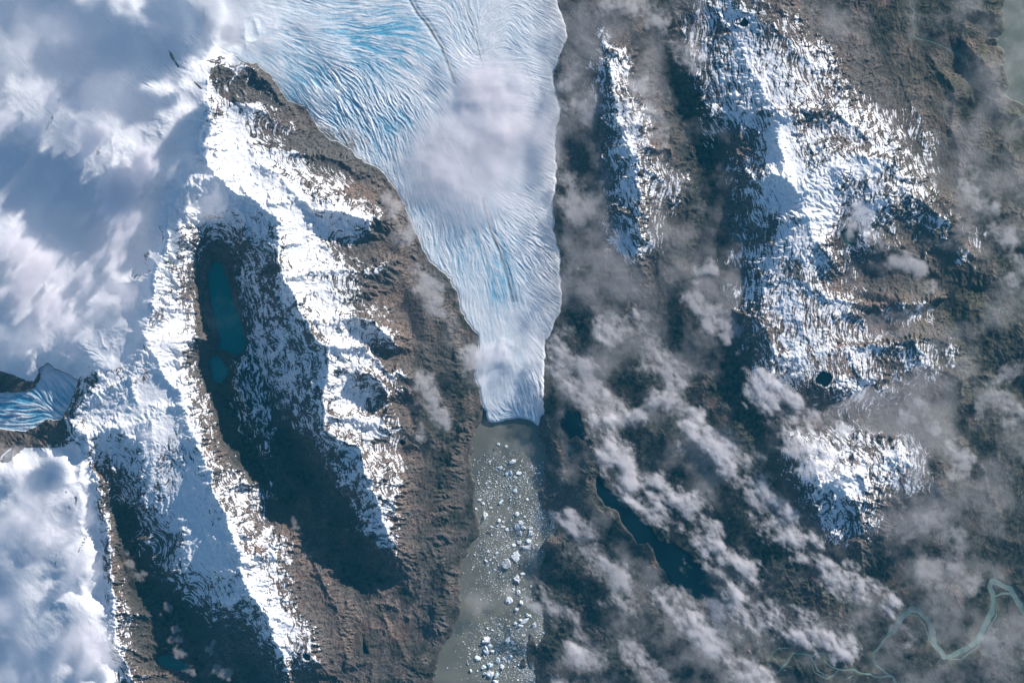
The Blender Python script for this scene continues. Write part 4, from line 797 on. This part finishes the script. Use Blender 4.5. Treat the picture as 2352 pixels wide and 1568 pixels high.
# (label, x, y, length, width, height, angle, dirty)
B1 = lambda zx, zy: (1062.3 + zx * .3204, 1004.9 + zy * .3204)
B2 = lambda zx, zy: (1062.3 + zx * .3403, 1263.3 + zy * .3403)
BIG = [
 ('small blue-white iceberg, northernmost of the larger ones', *B1(258,48), 8,6,.6,0,0),('dirty grey round iceberg just below the northernmost one', *B1(243,78),8,12,.6,0,1),('small pale crooked iceberg right of the northernmost one', *B1(312,62),9,5,.5,-.5,0),
 ('white bow-tie iceberg below the two northern fragments', *B1(357,170),15,9,1.0,.1,0),('rounded white iceberg left of centre in the upper field', *B1(273,216),10,7,.7,0,0),('flat white iceberg at the centre of the upper field', *B1(403,254),13,8,.8,.3,0),
 ('oval iceberg with a dark rim beside the flat central one', *B1(342,250),9,10,.7,.8,0),('narrow upright iceberg left of the dark-rimmed one', *B1(316,262),7,10,.7,0,0),('small square iceberg near the right shore of the upper field', *B1(549,254),7,5,.6,0,0),
 ('pale hooked iceberg alone in the middle water', *B1(377,380),9,9,.7,-.6,0),('elongated tilted iceberg left of the hooked one', *B1(277,460),11,6,.7,.8,0),('white slab iceberg near the left shore bend', *B1(123,444),9,6,.6,.2,0),('small block iceberg right below the shore-bend slab', *B1(147,470),8,6,.6,-.6,0),
 ('tall jagged white iceberg closest to the left shore', *B1(162,555),11,17,1.4,0,0),('bluish square iceberg above the tall jagged one', *B1(200,502),7,7,.6,0,0),('rounded white iceberg with a blue shoulder in midstream', *B1(390,545),11,11,1.0,0,0),('wedge iceberg below the midstream left group', *B1(262,590),11,7,.8,-.7,0),
 ('pointed white iceberg right of midstream', *B1(416,607),11,14,1.1,.4,0),('long upright iceberg left of the pointed one', *B1(390,640),10,16,1.1,-.2,0),('broad white iceberg right of the long upright one', *B1(436,645),11,9,.9,0,0),('low white iceberg left of the dusty pair', *B1(293,637),10,6,.6,0,0),('grey-white angular iceberg under the low white one', *B1(320,657),9,9,.8,0,0),
 ('small white iceberg near the left water edge above the dark one', *B1(208,640),8,7,.6,0,0),('dark iceberg with a white edge', *B1(193,677),7,9,.6,-.5,1),('leaf-shaped iceberg pointing right', *B1(488,650),12,6,.7,.4,0),('tall blue-sided iceberg in the right channel', *B1(486,688),12,14,1.2,-.3,0),
 ('rounded white iceberg left of the blue-sided one', *B1(413,685),9,11,.9,.3,0),('big square beige iceberg', *B1(476,741),12,11,1.0,0,0),('round beige iceberg left of the big square one', *B1(408,750),9,11,.9,0,0),('wide flat-topped iceberg shaped like a loaf', *B1(458,788),18,10,1.1,-.1,0),
 ('white wedge iceberg left of the loaf-shaped one', *B1(366,770),9,10,.8,.5,0),('large pale pentagon iceberg beside the striped slab', *B1(385,848),20,20,1.5,.3,0),('white iceberg low on the left below midstream', *B1(183,815),8,6,.6,-.3,0),
 ('small white iceberg above the striped slab', *B1(243,827),8,6,.7,0,0),('bluish cube iceberg left of the striped slab', *B2(156,71),8,8,.8,0,0),
 ('narrow dark iceberg right of the striped slab', *B2(392,106),8,16,.7,0,1),('jagged white iceberg with a hooked top', *B2(370,195),15,18,1.3,.4,0),('flat grey-white iceberg above the hooked one', *B2(406,158),13,6,.6,0,0),
 ('rounded white iceberg alone at right centre', *B2(378,283),10,12,1.1,.3,0),('crumpled round iceberg with shadowed folds', *B2(318,336),18,17,1.3,0,0),('small folded iceberg right of the crumpled one', *B2(397,352),9,9,.9,0,0),
 ('clean white slab iceberg above the ice choke', *B2(363,398),11,8,.9,0,0),('slanted white iceberg near the brash choke', *B2(445,440),9,13,1.0,.9,0),('long striped grey iceberg by the choke', *B2(420,478),18,8,.9,.6,0),('square white iceberg left of the striped grey one', *B2(357,493),8,11,1.0,0,0),
 ('white block iceberg below the striped grey one', *B2(392,509),10,9,1.0,0,0),('white triangular iceberg at the edge of the brash choke', *B2(483,504),11,9,.9,.6,0),('small white iceberg above the square block', *B2(392,470),9,7,.8,0,0),
 ('ragged white iceberg, top of the lower cluster', *B2(162,605),18,14,1.4,.2,0),('white blocky iceberg under the ragged top one', *B2(187,645),12,11,1.1,.2,0),('tall knobbly iceberg at the left of the lower cluster', *B2(157,672),12,17,1.2,.3,0),('pinkish small iceberg inside the lower cluster', *B2(202,681),10,7,.8,0,0),
 ('lone white iceberg left of the lower cluster', *B2(101,733),16,13,.9,-.4,0),('big square iceberg at the heart of the lower cluster', *B2(238,746),15,16,1.4,0,0),('tilted iceberg left of the big square one', *B2(184,771),12,12,1.1,.4,0),('low wide iceberg at the lower left', *B2(142,790),16,9,1.0,-.2,0),
 ('pointed iceberg just above the bottom edge', *B2(185,835),15,15,1.3,-.5,0),('upright iceberg right of the pointed bottom one', *B2(229,840),10,15,1.2,0,0),('small round iceberg left of the pointed bottom one', *B2(148,829),9,8,.8,0,0),('iceberg cut by the bottom edge of the photo', *B2(226,888),13,12,1.1,0,0),
 ('upright white iceberg in the right lower channel', *B2(307,607),10,14,1.1,-.3,0),('small white iceberg right of the upright channel one', *B2(337,625),8,10,.9,.6,0),('slim tilted iceberg right of the big square', *B2(277,730),12,6,.7,-.5,0),('white fragment below the slim tilted one', *B2(267,786),8,11,.9,0,0),('small white iceberg near the lake edge of the left slope', *B2(58,812),7,8,.7,0,0),
 ('small white iceberg midway in the lower right channel', *B2(352,662),9,5,.6,0,0),('white drop-shaped iceberg in the lower right channel', *B2(325,718),6,9,.8,.5,0),('white iceberg above the round crumpled one near the top slab', *B2(352,20),7,6,.6,0,0)]
for k, (lb, x, y, a_, b_, h_, an, dirty) in enumerate(BIG):
    berg(lb, x, y, a_ * 1.0, b_ * 1.0, h_ * 1.6, an, 100 + k, mat=M_grit if dirty else None)
# the striped slab: parallel upright fins on one block
g = np.random.default_rng(5); V, F = [], []
pl = [(-9.6,-1.5),(-6.5,3.6),(-2.5,4.4),(-0.4,8.4),(5.4,10.6),(8.4,6.0),(9.8,-1.0),(8.6,-7.6),(2.2,-10.6),(-4.2,-8.8)]
nx = 34; Xs = np.linspace(-11, 11, nx); Ys = np.linspace(-12, 12, 30)
XX, YY = np.meshgrid(Xs, Ys); ins = inpoly(XX + .5 * YY * .1, YY, pl)
hz_ = np.where(ins, 1.5 + .55 * np.sin(XX * 3.0 + .6 * np.sin(YY * .4)) + .15 * g.standard_normal(XX.shape), -.3)
Vc = np.stack([XX * S * 1.15, YY * S * 1.15, hz_ * 1.2], -1).reshape(-1, 3); qv = np.arange(XX.size).reshape(XX.shape)
keep = ins | np.roll(ins, 1, 0) | np.roll(ins, -1, 0) | np.roll(ins, 1, 1) | np.roll(ins, -1, 1); kc = keep[:-1, :-1] & keep[1:, :-1] & keep[:-1, 1:] & keep[1:, 1:]
r_, c_ = np.nonzero(kc); qq = np.stack([qv[r_, c_], qv[r_, c_ + 1], qv[r_ + 1, c_ + 1], qv[r_ + 1, c_]], 1)
us = np.unique(qq); lt = np.zeros(XX.size, int); lt[us] = np.arange(len(us))
o = mesh_obj('iceberg', Vc[us], lt[qq], M_berg, smooth=False); px_, py_ = B2(292, 90); o.location = (px_ * S - 512, 341.35 - py_ * S, 0)
tag(o, 'largest iceberg, a tall slab striped with upright fins and casting a dark shadow', 'iceberg', None, 'icebergs floating on the lake')
# small ones
lake_c = (CLS == 10 + lake_names.index('main'))
ZON = [  # centre, spread, weight of small bergs, weight of brash
 (1160,1100,50,30,1.0,1.2),(1215,1090,26,30,.9,1.0),(1180,1130,50,24,.9,1.3),(1120,1140,26,26,.8,1.2),(1150,1060,40,20,.5,.4),(1240,1180,22,26,.7,3.2),(1265,1200,10,28,.2,2.6),(1200,1210,40,40,1.2,1.2),(1170,1250,50,36,1.0,.8),(1135,1280,40,30,.6,.7),(1230,1260,18,30,.6,.8),
 (1150,1330,40,30,.5,.9),(1200,1370,40,20,.3,.3),(1240,1435,10,20,.1,2.6),(1215,1420,16,16,.4,.8),(1150,1450,50,30,.6,.9),(1190,1480,36,30,.9,1.2),(1150,1520,50,40,1.0,1.2),(1215,1545,20,34,.2,3.4),(1225,1500,10,30,.1,1.0),(1130,1490,50,50,.3,.3),(1110,1240,20,40,.2,.8),(1130,1350,60,20,.2,.4)]
def pick(g, w_i, n, minr):
    W = np.array([z_[w_i] * z_[2] * z_[3] for z_ in ZON]); W = W / W.sum(); outp = []
    while len(outp) < n:
        z_ = ZON[g.choice(len(ZON), p=W)]; x = z_[0] + g.standard_normal() * z_[2] * .8; y = z_[1] + g.standard_normal() * z_[3] * .8
        if y < 1015 or y > 1580: continue
        ix = int((x - X0) / FST); iy = int((y - Y0) / FST); m_ = int(minr)
        if not lake_c[iy, ix] or not (lake_c[iy - m_, ix] and lake_c[iy + m_, ix] and lake_c[iy, ix - m_] and lake_c[iy, ix + m_]): continue
        outp.append((x, y))
    return outp
g = np.random.default_rng(11); placed = [(b_[1], b_[2], max(b_[3], b_[4]) * .6) for b_ in BIG] + [(px_, py_, 14)]
zn = lambda y: ('in the upper field below the glacier front' if y < 1110 else 'in the crowded water left of the rocky inlet' if y < 1240 else 'in the middle reach around the striped slab' if y < 1400 else 'in the lower field near the bottom edge')
cnt = 0
for x, y in pick(g, 4, 900, 2):
    if cnt >= 215: break
    r = float(np.clip(1.3 + g.exponential(.7), 1.3, 3.2))
    if any((x - p[0]) ** 2 + (y - p[1]) ** 2 < (p[2] + r + 1) ** 2 for p in placed): continue
    placed.append((x, y, r)); cnt += 1
    berg('small white ice block floating ' + zn(y), x, y, r * 2.3, r * 2 * (.6 + .5 * g.random()), .28 + r * .16, g.random() * 3.1, 5000 + cnt, group='small ice blocks ' + zn(y), n=7)
# brash: crumbs of ice nobody could count
V, Q = [], []
nb = 7500; pts_ = pick(np.random.default_rng(21), 5, nb, 0)
r = np.clip(.45 + g.exponential(.32, nb), .45, 1.7) * S; an = g.random(nb) * 6.28; P = np.array(pts_)
cxw = P[:, 0] * S - 512; cyw = 341.35 - P[:, 1] * S; hh = .08 + r * .35
vb = np.zeros((nb, 8, 3), np.float32)
for i in range(4):
    a_ = an + i * math.pi / 2 + .35 * g.standard_normal(nb); rr = r * (1 + .25 * g.standard_normal(nb))
    vb[:, i] = np.stack([cxw + np.cos(a_) * rr, cyw + np.sin(a_) * rr, np.full(nb, -.05)], 1)
    vb[:, 4 + i] = np.stack([cxw + np.cos(a_) * rr * .75, cyw + np.sin(a_) * rr * .75, hh * (1 + .3 * g.standard_normal(nb))], 1)
fq = np.array([[4, 5, 6, 7], [0, 1, 5, 4], [1, 2, 6, 5], [2, 3, 7, 6], [3, 0, 4, 7]])
o = mesh_obj('brash_ice', vb.reshape(-1, 3), (np.arange(nb)[:, None, None] * 8 + fq[None]).reshape(-1, 4), M_berg, smooth=False)
tag(o, 'countless crumbs of brash ice scattered over the grey lake', None, 'stuff')
log("icebergs")

log("done")
